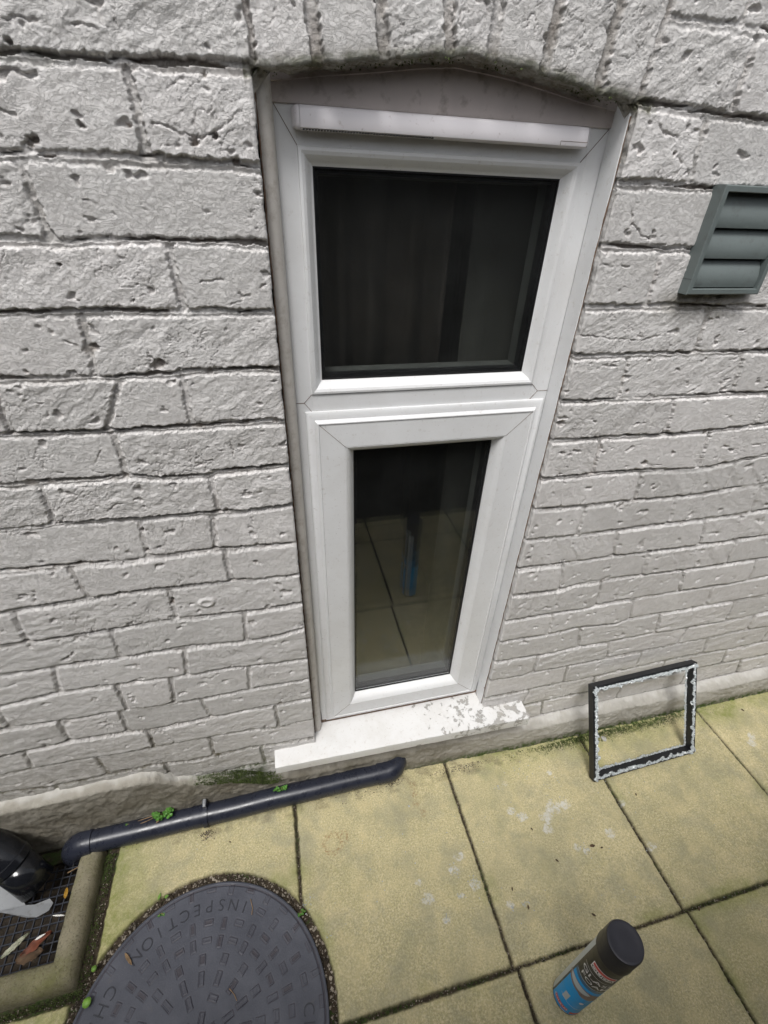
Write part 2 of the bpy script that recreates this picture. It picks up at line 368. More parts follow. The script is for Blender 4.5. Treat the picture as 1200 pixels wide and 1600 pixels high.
BED={-1:[(0.692,1.5885),(0.75,1.5895),(0.826,1.5879)],0:[(-0.047,1.5025),(0.02,1.5044),(0.091,1.5062),(0.187,1.5102),(0.67,1.5127),(0.74,1.5092),(0.813,1.5067),(0.879,1.5046)],1:[(-0.078,1.4234),(-0.041,1.4261),(0.047,1.4261),(0.183,1.425),(0.668,1.4276),(0.741,1.4277),(0.818,1.4265)],2:[(-0.107,1.3468),(-0.056,1.3451),(0.027,1.3491),(0.09,1.3488),(0.183,1.3461),(0.665,1.3524),(0.755,1.3508),(0.824,1.3502)],3:[(-0.136,1.2701),(-0.081,1.2695),(-0.009,1.2701),(0.067,1.2676),(0.184,1.2671),(0.666,1.265),(0.769,1.2672),(0.856,1.2663),(1.031,1.2609)],4:[(-0.167,1.1885),(-0.104,1.1875),(-0.037,1.1865),(0.034,1.1873),(0.072,1.1897),(0.119,1.1898),(0.184,1.1882),(0.674,1.1916),(0.8,1.1893),(0.934,1.1887),(1.078,1.1882)],5:[(-0.196,1.1134),(-0.129,1.1116),(-0.058,1.1096),(-0.001,1.1088),(0.077,1.109),(0.168,1.1095),(0.185,1.1061),(0.664,1.1142),(0.786,1.1115),(0.908,1.1069),(1.025,1.107),(1.131,1.1037)],6:[(-0.226,1.0355),(-0.167,1.034),(-0.098,1.0329),(-0.053,1.0356),(-0.02,1.0274),(0.062,1.0229),(0.077,1.029),(0.127,1.0306),(0.185,1.0303),(0.66,1.0383),(0.766,1.039),(0.913,1.0302),(1.015,1.0296),(1.171,1.0399)],7:[(-0.256,0.9577),(-0.179,0.9606),(-0.1,0.957),(-0.037,0.9556),(0.036,0.9533),(0.094,0.9489),(0.152,0.9518),(0.183,0.9539),(0.674,0.9572),(0.779,0.9564),(0.895,0.9525),(1.037,0.9336),(1.113,0.9473),(1.218,0.9641)],8:[(-0.286,0.8779),(-0.227,0.8767),(-0.165,0.8754),(-0.103,0.8682),(-0.056,0.873),(0.036,0.8743),(0.107,0.8698),(0.181,0.8683),(0.671,0.8845),(0.819,0.8799),(0.903,0.881),(1.066,0.8733),(1.139,0.8794),(1.266,0.8886)],9:[(-0.32,0.7906),(-0.277,0.7934),(-0.194,0.7953),(-0.12,0.8014),(-0.073,0.7992),(-0.014,0.7968),(0.057,0.796),(0.122,0.7896),(0.177,0.7887),(0.666,0.8081),(0.796,0.8039),(0.9,0.8013),(1.031,0.8016),(1.193,0.8019),(1.316,0.8083)],10:[(-0.35,0.7117),(-0.262,0.7091),(-0.167,0.7137),(-0.077,0.7183),(0.034,0.7117),(0.113,0.7087),(0.182,0.7122),(0.666,0.7236),(0.783,0.7213),(0.836,0.7222),(0.917,0.7227),(1.001,0.7207),(1.142,0.7189),(1.372,0.7191)],11:[(-0.378,0.638),(-0.324,0.6353),(-0.271,0.6376),(-0.182,0.6329),(-0.111,0.6357),(-0.046,0.6342),(0.059,0.6257),(0.133,0.6276),(0.183,0.6398),(0.667,0.6444),(0.79,0.6332),(0.849,0.6453),(0.943,0.6515),(1.034,0.6439),(1.135,0.6416),(1.281,0.6367),(1.425,0.6354)],12:[(-0.413,0.5474),(-0.298,0.5621),(-0.205,0.5574),(-0.13,0.5519),(-0.049,0.5475),(0.023,0.5513),(0.11,0.5421),(0.185,0.5364),(0.679,0.5508),(0.801,0.5541),(0.879,0.5493),(0.926,0.5534),(0.977,0.5593),(1.113,0.5579),(1.182,0.5588),(1.278,0.5573),(1.335,0.5538),(1.472,0.5603)],13:[(-0.44,0.4765),(-0.327,0.4723),(-0.199,0.4678),(-0.152,0.4599),(-0.036,0.4593),(0.055,0.4652),(0.184,0.4638),(0.676,0.476),(0.805,0.4699),(0.887,0.4855),(1.011,0.4625),(1.054,0.4783),(1.178,0.4768),(1.293,0.4782),(1.386,0.4772),(1.527,0.4726)],14:[(-0.475,0.3854),(-0.33,0.3961),(-0.222,0.3898),(-0.171,0.3768),(-0.049,0.3849),(0.094,0.3882),(0.183,0.3881),(0.673,0.3954),(0.79,0.3912),(0.838,0.3842),(0.913,0.3973),(1.018,0.3878),(1.163,0.3937),(1.281,0.3856),(1.39,0.3858),(1.485,0.3843),(1.577,0.3925)],15:[(-0.502,0.3146),(-0.428,0.3223),(-0.362,0.3216),(-0.186,0.3119),(-0.184,0.3172),(-0.062,0.3104),(0.035,0.3026),(0.101,0.2912),(0.177,0.3013),(0.676,0.3181),(0.77,0.3112),(0.799,0.32),(0.917,0.3162),(1.022,0.314),(1.196,0.3156),(1.276,0.3189),(1.403,0.3174),(1.527,0.3294),(1.621,0.3228)],16:[(-0.526,0.2499),(-0.434,0.2327),(-0.203,0.2397),(-0.123,0.223),(-0.06,0.2239),(0.022,0.2278),(0.176,0.2121),(0.679,0.2351),(0.815,0.2359),(0.915,0.237),(0.997,0.2347),(1.295,0.2485),(1.407,0.2441),(1.524,0.2301),(1.672,0.2407)],17:[(-0.174,0.1518),(-0.091,0.1402),(0.014,0.1448),(0.046,0.1387),(0.804,0.1574),(0.876,0.157),(0.962,0.1628),(1.016,0.1592),(1.442,0.1644),(1.533,0.1663),(1.615,0.1614),(1.726,0.156)]}
PERP={0:[(0.065,1.497,0.067,1.435),(0.778,1.497,0.784,1.433)],1:[(-0.061,1.414,-0.057,1.358)],2:[(0.07,1.339,0.073,1.272),(0.776,1.339,0.778,1.276)],3:[(-0.05,1.258,-0.054,1.197),(0.907,1.253,0.912,1.198)],-1:[(0.803,1.612,0.811,1.59)],4:[(-0.181,1.153,-0.183,1.117),(-0.028,1.179,-0.06,1.118),(0.052,1.182,0.054,1.113),(0.78,1.181,0.784,1.118),(1.025,1.178,1.037,1.113)],5:[(-0.056,1.096,-0.056,1.048),(0.911,1.101,0.92,1.032),(1.137,1.09,1.132,1.04)],6:[(-0.177,1.022,-0.178,0.963),(0.063,1.019,0.064,0.96),(0.778,1.025,0.781,0.963),(1.031,1.019,1.04,0.959)],7:[(-0.06,0.942,-0.064,0.874),(0.054,0.941,0.048,0.885),(0.902,0.942,0.909,0.886),(1.143,0.945,1.145,0.879)],8:[(-0.186,0.848,-0.181,0.808),(0.061,0.867,0.062,0.811),(0.794,0.869,0.793,0.807),(1.021,0.867,1.032,0.804),(1.258,0.866,1.267,0.805)],9:[(-0.3,0.781,-0.306,0.718),(-0.048,0.793,-0.05,0.728),(0.901,0.792,0.911,0.731),(1.144,0.783,1.158,0.72)],10:[(-0.17,0.705,-0.17,0.632),(0.072,0.702,0.069,0.64),(0.784,0.715,0.795,0.641),(1.017,0.713,1.026,0.645),(1.279,0.684,1.285,0.64)],11:[(-0.291,0.626,-0.301,0.568),(-0.055,0.624,-0.063,0.559),(0.912,0.627,0.922,0.554),(1.16,0.622,1.17,0.566),(1.389,0.63,1.401,0.575)],12:[(-0.202,0.552,-0.201,0.473),(-0.1,0.531,-0.108,0.469),(0.06,0.529,0.054,0.476),(0.803,0.547,0.805,0.475),(1.038,0.549,1.05,0.489),(1.289,0.553,1.303,0.476)],13:[(-0.334,0.467,-0.337,0.399),(-0.218,0.459,-0.22,0.411),(-0.053,0.446,-0.046,0.401),(0.903,0.482,0.916,0.407),(1.156,0.469,1.169,0.4),(1.408,0.47,1.417,0.396)],14:[(-0.43,0.379,-0.434,0.328),(-0.183,0.375,-0.184,0.317),(0.102,0.374,0.103,0.303),(0.8,0.383,0.799,0.323),(1.024,0.381,1.035,0.328),(1.289,0.378,1.284,0.323),(1.533,0.385,1.538,0.327)],15:[(-0.308,0.299,-0.303,0.233),(-0.061,0.307,-0.065,0.233),(0.913,0.303,0.918,0.242),(1.162,0.301,1.166,0.233),(1.396,0.313,1.411,0.255)],16:[(0.05,0.207,0.052,0.158),(0.812,0.234,0.805,0.189),(1.514,0.229,1.527,0.168)],17:[(0.874,0.148,0.887,0.062),(1.618,0.137,1.632,0.085)]}

XL, XR, SILLZ = .190, .6705, .196
ARCH = [(.10,1.500),(.190,1.5095),(.232,1.514),(.274,1.520),(.332,1.5265),(.388,1.534),(.4345,1.538),(.501,1.533),(.549,1.5265),(.613,1.517),(.6705,1.511),(.80,1.500)]
VOUS = [((.1897,1.5121),(.1864,1.5536)),((.2596,1.5205),(.2551,1.5657)),((.3347,1.5295),(.3285,1.5722)),((.4107,1.5369),(.4057,1.579)),((.4612,1.5388),(.4635,1.584)),((.5303,1.5308),(.5369,1.5905)),((.6076,1.5223),(.6130,1.5968)),((.6709,1.514),(.6826,1.6033))]
HOLES = [(.008,1.454,.0035,.006),(-.041,1.440,.006,.009),(-.047,1.435,.004,.006),(.054,1.456,.003,.006),(.142,1.452,.004,.008),(.161,1.430,.006,.009),(.183,1.399,.003,.006),(-.052,1.224,.009,.006),(-.045,1.228,.006,.010),(.028,1.204,.009,.008),(.016,1.283,.002,.003),(-.055,1.323,.002,.004),
 (-.061,.931,.004,.012),(-.062,.889,.0045,.012),(-.107,.902,.004,.004),(-.047,.768,.005,.014),(-.050,.760,.006,.008),(-.047,.415,.004,.004),(.072,.311,.005,.007),(-.064,.466,.003,.003),(.137,.758,.002,.003),(-.253,.83,.003,.004),(-.261,.81,.003,.004),(-.376,.397,.003,.003),(-.185,.341,.006,.007),(-.31,.282,.004,.006),(.112,.836,.005,.005),
 (.679,1.073,.008,.006),(.791,1.005,.004,.006),(.699,1.011,.003,.005),(.898,.972,.007,.008),(.674,.957,.004,.008),(.784,1.153,.004,.007),(.824,1.179,.004,.006),(.80,1.127,.004,.006),(.743,1.463,.003,.005),(.711,1.381,.003,.004),(-.134,1.199,.003,.004),(.022,1.2,.006,.006),(-.059,1.036,.006,.008),(-.098,1.036,.005,.008),(-.075,1.034,.004,.008),(-.186,1.036,.009,.006),(-.160,1.036,.008,.006),(.091,1.191,.006,.006),(.106,1.033,.006,.006),(.14,1.502,.004,.006),(-.037,1.513,.004,.007),(.120,1.445,.005,.004),(1.13,1.155,.006,.007),(1.02,1.03,.006,.006),(.176,1.11,.005,.006),(.18,1.033,.004,.006)]
CRACKS=[[(-0.0373,1.5284),(-0.0049,1.5298),(0.0171,1.5304),(0.0368,1.5294),(0.0466,1.5281)],[(0.0805,1.4594),(0.1049,1.4521),(0.1279,1.4467),(0.1462,1.4587),(0.1551,1.4635)],[(0.1195,1.4985),(0.1102,1.49),(0.0997,1.4883)],[(0.1341,1.2763),(0.1535,1.287),(0.1815,1.3023)],[(-0.0779,1.2357),(-0.0568,1.2272),(-0.0481,1.2104)],[(0.0524,1.1965),(0.1057,1.1908),(0.1803,1.1916)],[(-0.063,1.4613),(-0.051,1.4571)],[(-0.0108,1.3881),(0.0063,1.3839),(0.0197,1.3744)],[(0.0992,1.3053),(0.1213,1.3068),(0.1363,1.3023)],[(0.9324,1.116),(0.9557,1.1272),(0.9834,1.1482),(0.9977,1.1576)],[(0.666,1.0739),(0.6965,1.0739)],[(0.8807,0.9761),(0.9156,0.9656),(0.9426,0.9631)],[(0.7335,1.1734),(0.745,1.1766),(0.7595,1.1834)],[(0.0542,0.941),(0.0529,0.9266),(0.0551,0.9054),(0.0464,0.8883)],[(0.0989,0.8281),(0.1152,0.8389),(0.128,0.8419)],[(0.0667,1.0752),(0.086,1.0689),(0.0946,1.0706)],[(0.1025,1.0818),(0.1041,1.0577)],[(0.0361,1.0528),(0.0519,1.0501),(0.0708,1.0521)],[(-0.078,1.087),(-0.0876,1.0697),(-0.0994,1.0486),(-0.0838,1.0435)],[(-0.1012,0.9747),(-0.088,0.9863),(-0.0749,0.99)],[(-0.1123,0.8972),(-0.1031,0.9077)],[(-0.1358,1.1558),(-0.1256,1.1562),(-0.1279,1.1394)],[(0.6988,1.4957),(0.7156,1.4852),(0.7389,1.4806)],[(0.7471,1.4631),(0.7624,1.4539),(0.7793,1.442)],[(0.7038,1.4003),(0.7093,1.3814),(0.7319,1.3678),(0.7504,1.361)],[(0.6745,1.2258),(0.7265,1.221),(0.7892,1.2159),(0.8462,1.2292)],[(0.7415,1.548),(0.761,1.5367),(0.7767,1.5335)],[(0.6734,1.3277),(0.7247,1.3265)],[(-0.0621,0.537),(-0.0182,0.5293),(0.0271,0.5618)],[(0.0487,0.3631),(0.0856,0.3738),(0.1249,0.3724)],[(-0.2411,0.758),(-0.2254,0.7653),(-0.2108,0.7692)],[(-0.2928,0.7297),(-0.2778,0.7409),(-0.26,0.7478)]]
# ---------------------------------------------------------------- brick relief
def bedz(k, x):
    if k in BED:
        a = BED[k]; xs = np.array([p[0] for p in a]); zs = np.array([p[1] for p in a])
        keep = np.concatenate([[True], np.diff(xs) > .004]); zz_ = np.interp(x, xs[keep], zs[keep]); st_ = 1.507-.079*k; return st_+(zz_-st_)*np.interp(x, [.2, .75], [.9, .6])
    return np.full_like(x, 1.507-.079*k)
def perps(k):
    p = list(PERP.get(k, [])); odd = k % 2
    zt = 1.507-.079*k
    base = .907 if odd else .785; basel = -.055 if odd else .065
    xs = [q[0] for q in p]
    for i in range(-1, 9):
        x = base+i*.2455
        if x > .70 and all(abs(x-a) > .09 for a in xs): p.append((x, zt, x, zt-.079))
    for i in range(0, 7):
        x = basel-i*.243
        if all(abs(x-a) > .09 for a in xs): p.append((x, zt, x, zt-.079))
    return p
def relief(X, Z):
    """outward height of the painted brick face at wall coordinates, with masks"""
    wx = X+.0022*fbm(X*55, Z*55, 3, 2); wz = Z+.0022*fbm(X*45, Z*60, 9, 2)
    d = np.full(X.shape, 1.); top = np.zeros(X.shape); bid = np.zeros(X.shape); face = np.zeros(X.shape)
    hwv = .0026+.0018*gnoise(X*9, Z*30, 21)+.0016*sst(.5, 1.5, Z)
    prev = None; inarch = np.zeros(X.shape, bool)
    vl = np.interp(wz, [1.512, 1.56, 2.2], [.1897, .186, .12]); vr = np.interp(wz, [1.514, 1.6033, 2.2], [.6709, .6826, .78])
    archz = np.interp(wx, [a for a, b in ARCH], [b for a, b in ARCH])
    inarch = (wx > vl) & (wx < vr) & (wz > 1.505) & (wz > archz-.03) & (wz < archz+.235)
    vertj = np.zeros(X.shape); lowj = np.zeros(X.shape)
    beds = [bedz(kk, wx) for kk in range(-9, 19)]
    for i, kk in enumerate(range(-9, 18)):
        zt, zb = beds[i], beds[i+1]; m = (wz <= zt) & (wz > zb) & ~inarch
        if not m.any(): continue
        x = wx[m]; z = wz[m]
        dt = zt[m]-z; db = z-zb[m]
        dd = np.full(x.shape, 1.); nb = np.zeros(x.shape)
        for (a, za, b, zc) in perps(kk):
            xp = a+(b-a)*np.clip((za-z)/max(.02, za-zc), -.3, 1.3)
            dd = np.minimum(dd, np.abs(x-xp)+.0006); nb += (x > xp)
        ia = kk*31.7+nb*7.3
        bid[m] = ia
        # soft combination: rounded brick corners
        dbb = np.minimum(dt, db); hw = hwv[m]
        q1 = np.clip(.007+hw-dbb, 0, None); q2 = np.clip(.007+.0030-dd, 0, None)
        d[m] = .007-np.hypot(q1, q2)                      # <0 in joint, .01 on the face
        vertj[m] = (dd < dbb)*1.
        lowj[m] = np.where(dt < db, 1., 0.)*np.clip(1-dt/np.maximum(hw, .001), 0, 1)
        top[m] = np.where(db < dt, 1., 0.)*(db < hw*1.2)+0   # upper side of the joint below this brick
    vx = [np.interp(wz, [a[1], b[1]+.6], [a[0], b[0]+(b[0]-a[0])*.6/(b[1]-a[1])]) for a, b in VOUS]
    dv = np.full(X.shape, 1.); nb = np.zeros(X.shape)
    for v in vx: dv = np.minimum(dv, np.abs(wx-v)); nb += (wx > v)
    dv = np.minimum(dv, np.abs(archz+.235-wz)); vertj = np.where(inarch, 1., vertj)
    top = np.where(inarch, 0., top)
    d = np.where(inarch, .007-np.clip(.007+.0046-dv, 0, None), d); bid = np.where(inarch, 900+nb*3.1, bid)
    de = d+.0019*fbm(X*190, Z*190, 33, 3)
    bi = np.round(bid*10).astype(np.int64)
    r1 = _h(bi, bi*0, 1); r2 = _h(bi, bi*0, 2); r3 = _h(bi, bi*0, 3); r4 = _h(bi, bi*0, 4)
    jf = sst(.0032, .0006, de)                       # 1 inside the joint
    bedness = 1-vertj
    depthj = (.0034+.0030*np.clip(gnoise(X*7, Z*25, 55)+.2, -.5, 1.2))*bedness+(.0052+.0022*gnoise(X*9, Z*9, 56)+.0035*inarch)*vertj
    joint = -depthj*jf
    under = sst(-.02, .22, fbm(X*11, Z*50, 71, 4))
    joint -= top*jf*.0058*under                       # raked out under the brick above
    joint += jf*bedness*lowj*depthj*.55
    jr = jf*(.0009*fbm(X*150, Z*150, 5, 3))
    # mortar bead: struck ridge in the joint
    base = (r1-.5)*.0040*(1-jf)
    ca, sa = math.cos(math.radians(30)), math.sin(math.radians(30))
    U = X*ca+Z*sa; Vv = -X*sa+Z*ca
    lowz = sst(1.15, .45, Z)
    Vh = Vv*(1-lowz)+Z*lowz; Uh = U*(1-lowz)+X*lowz
    rough = .25+1.0*r3
    wq = .25*fbm(X*30, Z*30, 88, 2)
    q = fbm(Uh*20+wq, Vh*52+wq, 41, 4)*2.6; fq = np.floor(q); terr = (fq+sst(0, .12, q-fq))
    tex = rough*(.00045*terr+.00022*fbm(Uh*70, Vh*170, 47, 3))+.00030*fbm(X*170, Z*170, 61, 3)+.0009*fbm(X*8+r4*9, Z*11, 15, 2)
    d1, d2 = worley(U*26+.5*fbm(X*40, Z*40, 8, 3), Vv*44+.5*fbm(X*40, Z*40, 18, 3), 4)
    crack = sst(.050, .0, d2-d1)*sst(.14, .42, gnoise(X*9+r4*5, Z*13, 91)+.35*(r3-.45))
    tex -= .0014*crack*(1-jf)
    dd1, _ = worley(X*24, Z*30, 77)
    pit = sst(.075, .03, dd1+.02*fbm(X*200, Z*200, 2, 2))*(_h(np.floor(X*24).astype(np.int64), np.floor(Z*30).astype(np.int64), 7) > .965)
    h = joint+jr+base+tex*(1-.6*jf)
    chipn = sst(.60, .85, fbm(X*30, Z*42, 101, 3))*sst(.0125, .006, d)
    h -= .0042*chipn*(1-jf)
    deep = np.clip(jf*top*under, 0, 1)*.75+chipn*.25+.28*crack+.22*jf*sst(.0,.5,fbm(X*20, Z*20, 171, 3))+.45*inarch*jf*sst(-.3,.2,fbm(X*25, Z*12, 172, 3))
    for (hx, hz, r, dp) in HOLES:
        r = r*.78
        m = (np.abs(X-hx) < r*4) & (np.abs(Z-hz) < r*4)
        if m.any():
            q = np.hypot((X[m]-hx)*.8, (Z[m]-hz))+.0022*fbm(X[m]*220, Z[m]*220, 3, 2); s_ = sst(r*1.25, r*.45, q)
            h[m] = h[m]*(1-s_)-dp*s_; deep[m] = np.maximum(deep[m], s_*.8)
    for ci, pl_ in enumerate(CRACKS):
        px_ = [p[0] for p in pl_]; pz_ = [p[1] for p in pl_]
        m = (X > min(px_)-.01) & (X < max(px_)+.01) & (Z > min(pz_)-.01) & (Z < max(pz_)+.01)
        if not m.any(): continue
        xx_ = X[m]+.0030*fbm(X[m]*70, Z[m]*70, 203, 4); zz_ = Z[m]+.0030*fbm(X[m]*70, Z[m]*70, 207, 4); dq = np.full(xx_.shape, 1.)
        for (ax, az), (bx, bz) in zip(pl_[:-1], pl_[1:]):
            L2 = (bx-ax)**2+(bz-az)**2; t_ = np.clip(((xx_-ax)*(bx-ax)+(zz_-az)*(bz-az))/L2, 0, 1); dq = np.minimum(dq, np.hypot(xx_-ax-t_*(bx-ax), (zz_-az-t_*(bz-az))))
        wd = .0016+.0009*gnoise(X[m]*60, Z[m]*60, ci); s_ = sst(wd, wd*.25, dq); s_ = s_*sst(-.45, .15, fbm(X[m]*45, Z[m]*45, 211+ci, 2)); h[m] -= .0023*s_; deep[m] = np.maximum(deep[m], .35*s_)
    # drip blob and small bolt head shape on one brick left of the window
    m = (np.abs(X+.0-.008) < .05) & (np.abs(Z-.752) < .03)
    if m.any():
        q = np.hypot((X[m]-.010)/1.3, Z[m]-.752); h[m] += .0035*sst(.013, .009, q)-.002*sst(.008, .004, q)
    return h, deep, jf, r4
def wall_axes():
    xs = axis([(-1.5,-.66,.012),(-.66,-.26,.0030),(-.26,.97,.0012),(.97,1.35,.0025),(1.35,1.95,.0036),(1.95,3.2,.012)])
    zs = axis([(0.0,.10,.004),(.10,.95,.0026),(.95,1.64,.0012),(1.64,2.6,.012),(2.6,4.6,.1)])
    return xs, zs
xs, zs = wall_axes()
X, Z = np.meshgrid(xs, zs)
archz = np.interp(X, [a for a, b in ARCH], [b for a, b in ARCH])+.0018*fbm(X*40, X*0+3, 5, 3)
xl = XL+.0012*fbm(Z*30, Z*0, 6, 3)-.001; xr = XR+.0010*fbm(Z*35, Z*0, 16, 3)
tl = X-xl; tr_ = xr-X; tt = archz-Z; tb = Z-.17
T = np.minimum(np.minimum(tl, tr_), np.minimum(tt, tb))
ins = T > 0
which = np.argmin(np.stack([tl, tr_, tt, tb]), 0)
EX = np.where(ins & (which == 0), xl, np.where(ins & (which == 1), xr, X))
EZ = np.where(ins & (which == 2), archz, np.where(ins & (which == 3), .17+0*Z, Z))
H, DEEP, JF, TONE = relief(EX-.0*X, EZ)
TD = np.where(ins, T, 0)
outd = np.where(ins, 0, -T); rr = .0045
Y = -H+np.where(outd < rr, (rr-outd)**2/(2*rr)*1.2, 0)
ROUGH = .0012*fbm(X*90, Z*90, 12, 3)
PX = EX.copy(); PY = np.where(ins, -H+TD+rr*.6, Y); PZ = EZ.copy()
PX = np.where(ins & (which == 0), xl-.6*H*0-.001+ROUGH, PX); PX = np.where(ins & (which == 1), xr+.001-ROUGH+.5*JF*.004, PX); PZ = np.where(ins & (which == 2), archz+.001+ROUGH*1.5, PZ)
keepv = T < .066
# patch the right and left arrises: plaster skim
leftlow = sst(.95, .15, Z)*sst(.3, -.4, X)
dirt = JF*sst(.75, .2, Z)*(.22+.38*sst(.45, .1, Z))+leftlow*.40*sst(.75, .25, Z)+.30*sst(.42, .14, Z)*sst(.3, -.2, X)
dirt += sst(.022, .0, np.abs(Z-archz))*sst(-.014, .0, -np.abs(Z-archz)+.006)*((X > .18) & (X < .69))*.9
dirt += np.where(ins & (which == 2), 1.0, 0)+np.where(ins & (which < 2) & (Z > 1.45), .5, 0)  # arch underside fully dark brown, upper reveals half as much
gx, gz = .90, 1.27                                     # louvre's shadow on the bricks, painted in through this mask
dirt += .85*sst(.10, .03, np.abs(X-.88)*.9)*sst(1.295, 1.285, Z)*sst(1.235, 1.275, Z)
dirt += JF*.25*sst(-.2, .5, fbm(X*6, Z*9, 31, 2))
top_left = sst(1.48, 1.51, Z)*sst(.03, -.02, X)*JF
moss = JF*sst(.40, .12, Z)*.40*sst(0, .5, fbm(X*8, Z*8, 77, 2)+.2)+np.where(np.abs(Z-archz) < .008, 1., 0)*((X > .18) & (X < .70))*.40+top_left*.35
moss += sst(.07, .03, np.abs(X+.0))*sst(.17, .12, Z)*1.0
mv = keepv[:-1,:-1] & keepv[:-1,1:] & keepv[1:,1:] & keepv[1:,:-1]
P = np.stack([PX, PY, PZ], -1)
el = np.maximum(np.linalg.norm(P[1:,1:]-P[:-1,:-1], axis=-1), np.linalg.norm(P[1:,:-1]-P[:-1,1:], axis=-1))
mv &= (el < .03)
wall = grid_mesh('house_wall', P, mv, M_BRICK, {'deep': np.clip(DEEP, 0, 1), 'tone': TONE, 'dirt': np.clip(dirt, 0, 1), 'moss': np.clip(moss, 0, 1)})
tag(wall, 'white painted rough brick house wall with an arch of upright bricks over the window', 'wall')
# ---------------------------------------------------------------- rendered plinth along the wall foot
PT = [(-1.5,.20),(-.60,.213),(-.45,.215),(-.36,.217),(-.28,.216),(-.235,.223),(-.205,.212),(-.165,.170),(-.11,.150),(-.05,.137),(0,.115),(.05,.085),(.12,.075),(.45,.080),(.62,.085),(.76,.085),(.84,.078),(.90,.080),(.96,.084),(1.05,.086),(1.2,.086),(1.42,.083),(1.70,.080),(3.2,.080)]
xs2 = axis([(-1.5,-.66,.02),(-.66,1.95,.0035),(1.95,3.2,.02)]); ss = np.linspace(0, 1, 62)
X, Sg = np.meshgrid(xs2, ss); topz = np.interp(X, [a for a, b in PT], [b for a, b in PT])+.0035*fbm(X*25, X*0, 4, 3)
prj = np.interp(X, [-1.5,-.3,.0,.1,.6,.8,1.0,3.2], [.026,.024,.018,.016,.022,.030,.033,.035])
prj0 = np.interp(X, [-1.5,-.3,.1,.6,.8,1.0,3.2], [.026,.026,.024,.038,.046,.046,.048])
cut = .86; a = np.clip(Sg/cut, 0, 1); b = np.clip((Sg-cut)/(1-cut), 0, 1); rr2 = .012
PZ = -.02+(topz-rr2+.02)*a+rr2*np.sin(b*np.pi/2)
PY = -(prj0*(1-a)+prj*a)+(prj+.012)*(1-np.cos(b*np.pi/2))
n_ = fbm(X*22, PZ*22, 8, 4); PY = PY-.0030*n_*(1-b)-.0016*fbm(X*90, PZ*90, 28, 3); PZ = PZ+.002*fbm(X*60, Sg*9, 38, 3)*b
right = sst(.3, .8, X)
dirtp = (1-right)*(.62*sst(.30, .12, PZ)+.25)*(1-b*.9)+right*(.75*sst(.035, .0, PZ)+.10)+sst(.05, .15, X)*sst(.86, .74, X)*sst(.05, .1, PZ)*.55
paint = sst(.45, .9, b+.25*fbm(X*30, Sg*9, 5, 3))*(.9-.3*((X > .05) & (X < .8)))+right*.35*sst(.0, .06, PZ)
mossp = sst(.032, .004, PZ)*right*.9+sst(.12, .0, X)*sst(-.16, -.10, X)*b*1.0+.25*sst(.02, .0, PZ)
pl = grid_mesh('plinth', np.stack([X, PY, PZ], -1), np.ones((X.shape[0]-1, X.shape[1]-1), bool), M_PLINTH, {'dirt': np.clip(dirtp, 0, 1), 'paint': np.clip(paint, 0, 1), 'moss': np.clip(mossp, 0, 1)}, wall)
# ---------------------------------------------------------------- ground and paving
mesh('ground', [(-30,-30,-.05),(30,-30,-.05),(30,30,-.05),(-30,30,-.05)], [(0,1,2,3)], M_SOIL)['kind'] = 'structure'
JX, JY = .1142, -.4953
SL = [(-.335,-.4953,.1142,-.02)]+[(JX+.45*i, JY, JX+.45*(i+1), -.02) for i in range(0, 5)]
SL += [(.5739+.45*i, JY-.45, .5739+.45*(i+1), JY) for i in range(-1, 5)]+[(.5739+.45*i, JY-.9, .5739+.45*(i+1), JY-.45) for i in range(-1, 5)]
SL += [(-.82,-.785,-.366,-.335),(-1.27,-.785,-.82,-.335),(-.366,-1.235,.1239,-.785),(-.82,-1.235,-.366,-.785),(-1.27,-1.235,-.82,-.785),(-1.3,-.335,-.80,-.02)]
CX, CY = -.1045, -.4509
xs3 = axis([(-1.3,-.60,.012),(-.60,1.15,.0022),(1.15,1.85,.0036),(1.85,2.6,.012)]); ys3 = axis([(-1.39,-.76,.012),(-.76,-.01,.0024)])
X, Yg = np.meshgrid(xs3, ys3)
wX = X+.0012*fbm(X*40, Yg*40, 2, 3); wY = Yg+.0012*fbm(X*40, Yg*40, 12, 3)
sdm = np.full(X.shape, -1.); sid = np.zeros(X.shape); tiltz = np.zeros(X.shape)
for i, (x0, y0, x1, y1) in enumerate(SL):
    g = .0036+.0012*math.sin(i*2.3); s_ = np.minimum(np.minimum(wX-x0, x1-wX), np.minimum(wY-y0, y1-wY))-g
    m = s_ > sdm; sdm = np.where(m, s_, sdm); sid = np.where(m, (i*.37+.15) % 1, sid)
    tz = .0018*math.sin(i*5.1)*(X-(x0+x1)/2)/.45+.0018*math.cos(i*3.7)*(Yg-(y0+y1)/2)/.45+.0009*math.sin(i*9)
    tiltz = np.where(m, tz, tiltz)
circ = np.hypot(wX-CX, wY-CY)-.2795
sdm = np.minimum(sdm, circ)
edge = sst(-.0030, .0030, sdm+.0016*fbm(X*120, Yg*120, 22, 2))
soilz = -.0095+.0030*fbm(X*70, Yg*70, 9, 4)-.0015
soilz = np.where(circ < 0, soilz-.002, soilz)
PZ = edge*(tiltz-.0012*sst(.012, 0, sdm)+.00035*fbm(X*140, Yg*140, 19, 3)+.0006*fbm(X*12, Yg*12, 29, 2))+(1-edge)*soilz
white = np.zeros(X.shape); rust = np.zeros(X.shape)
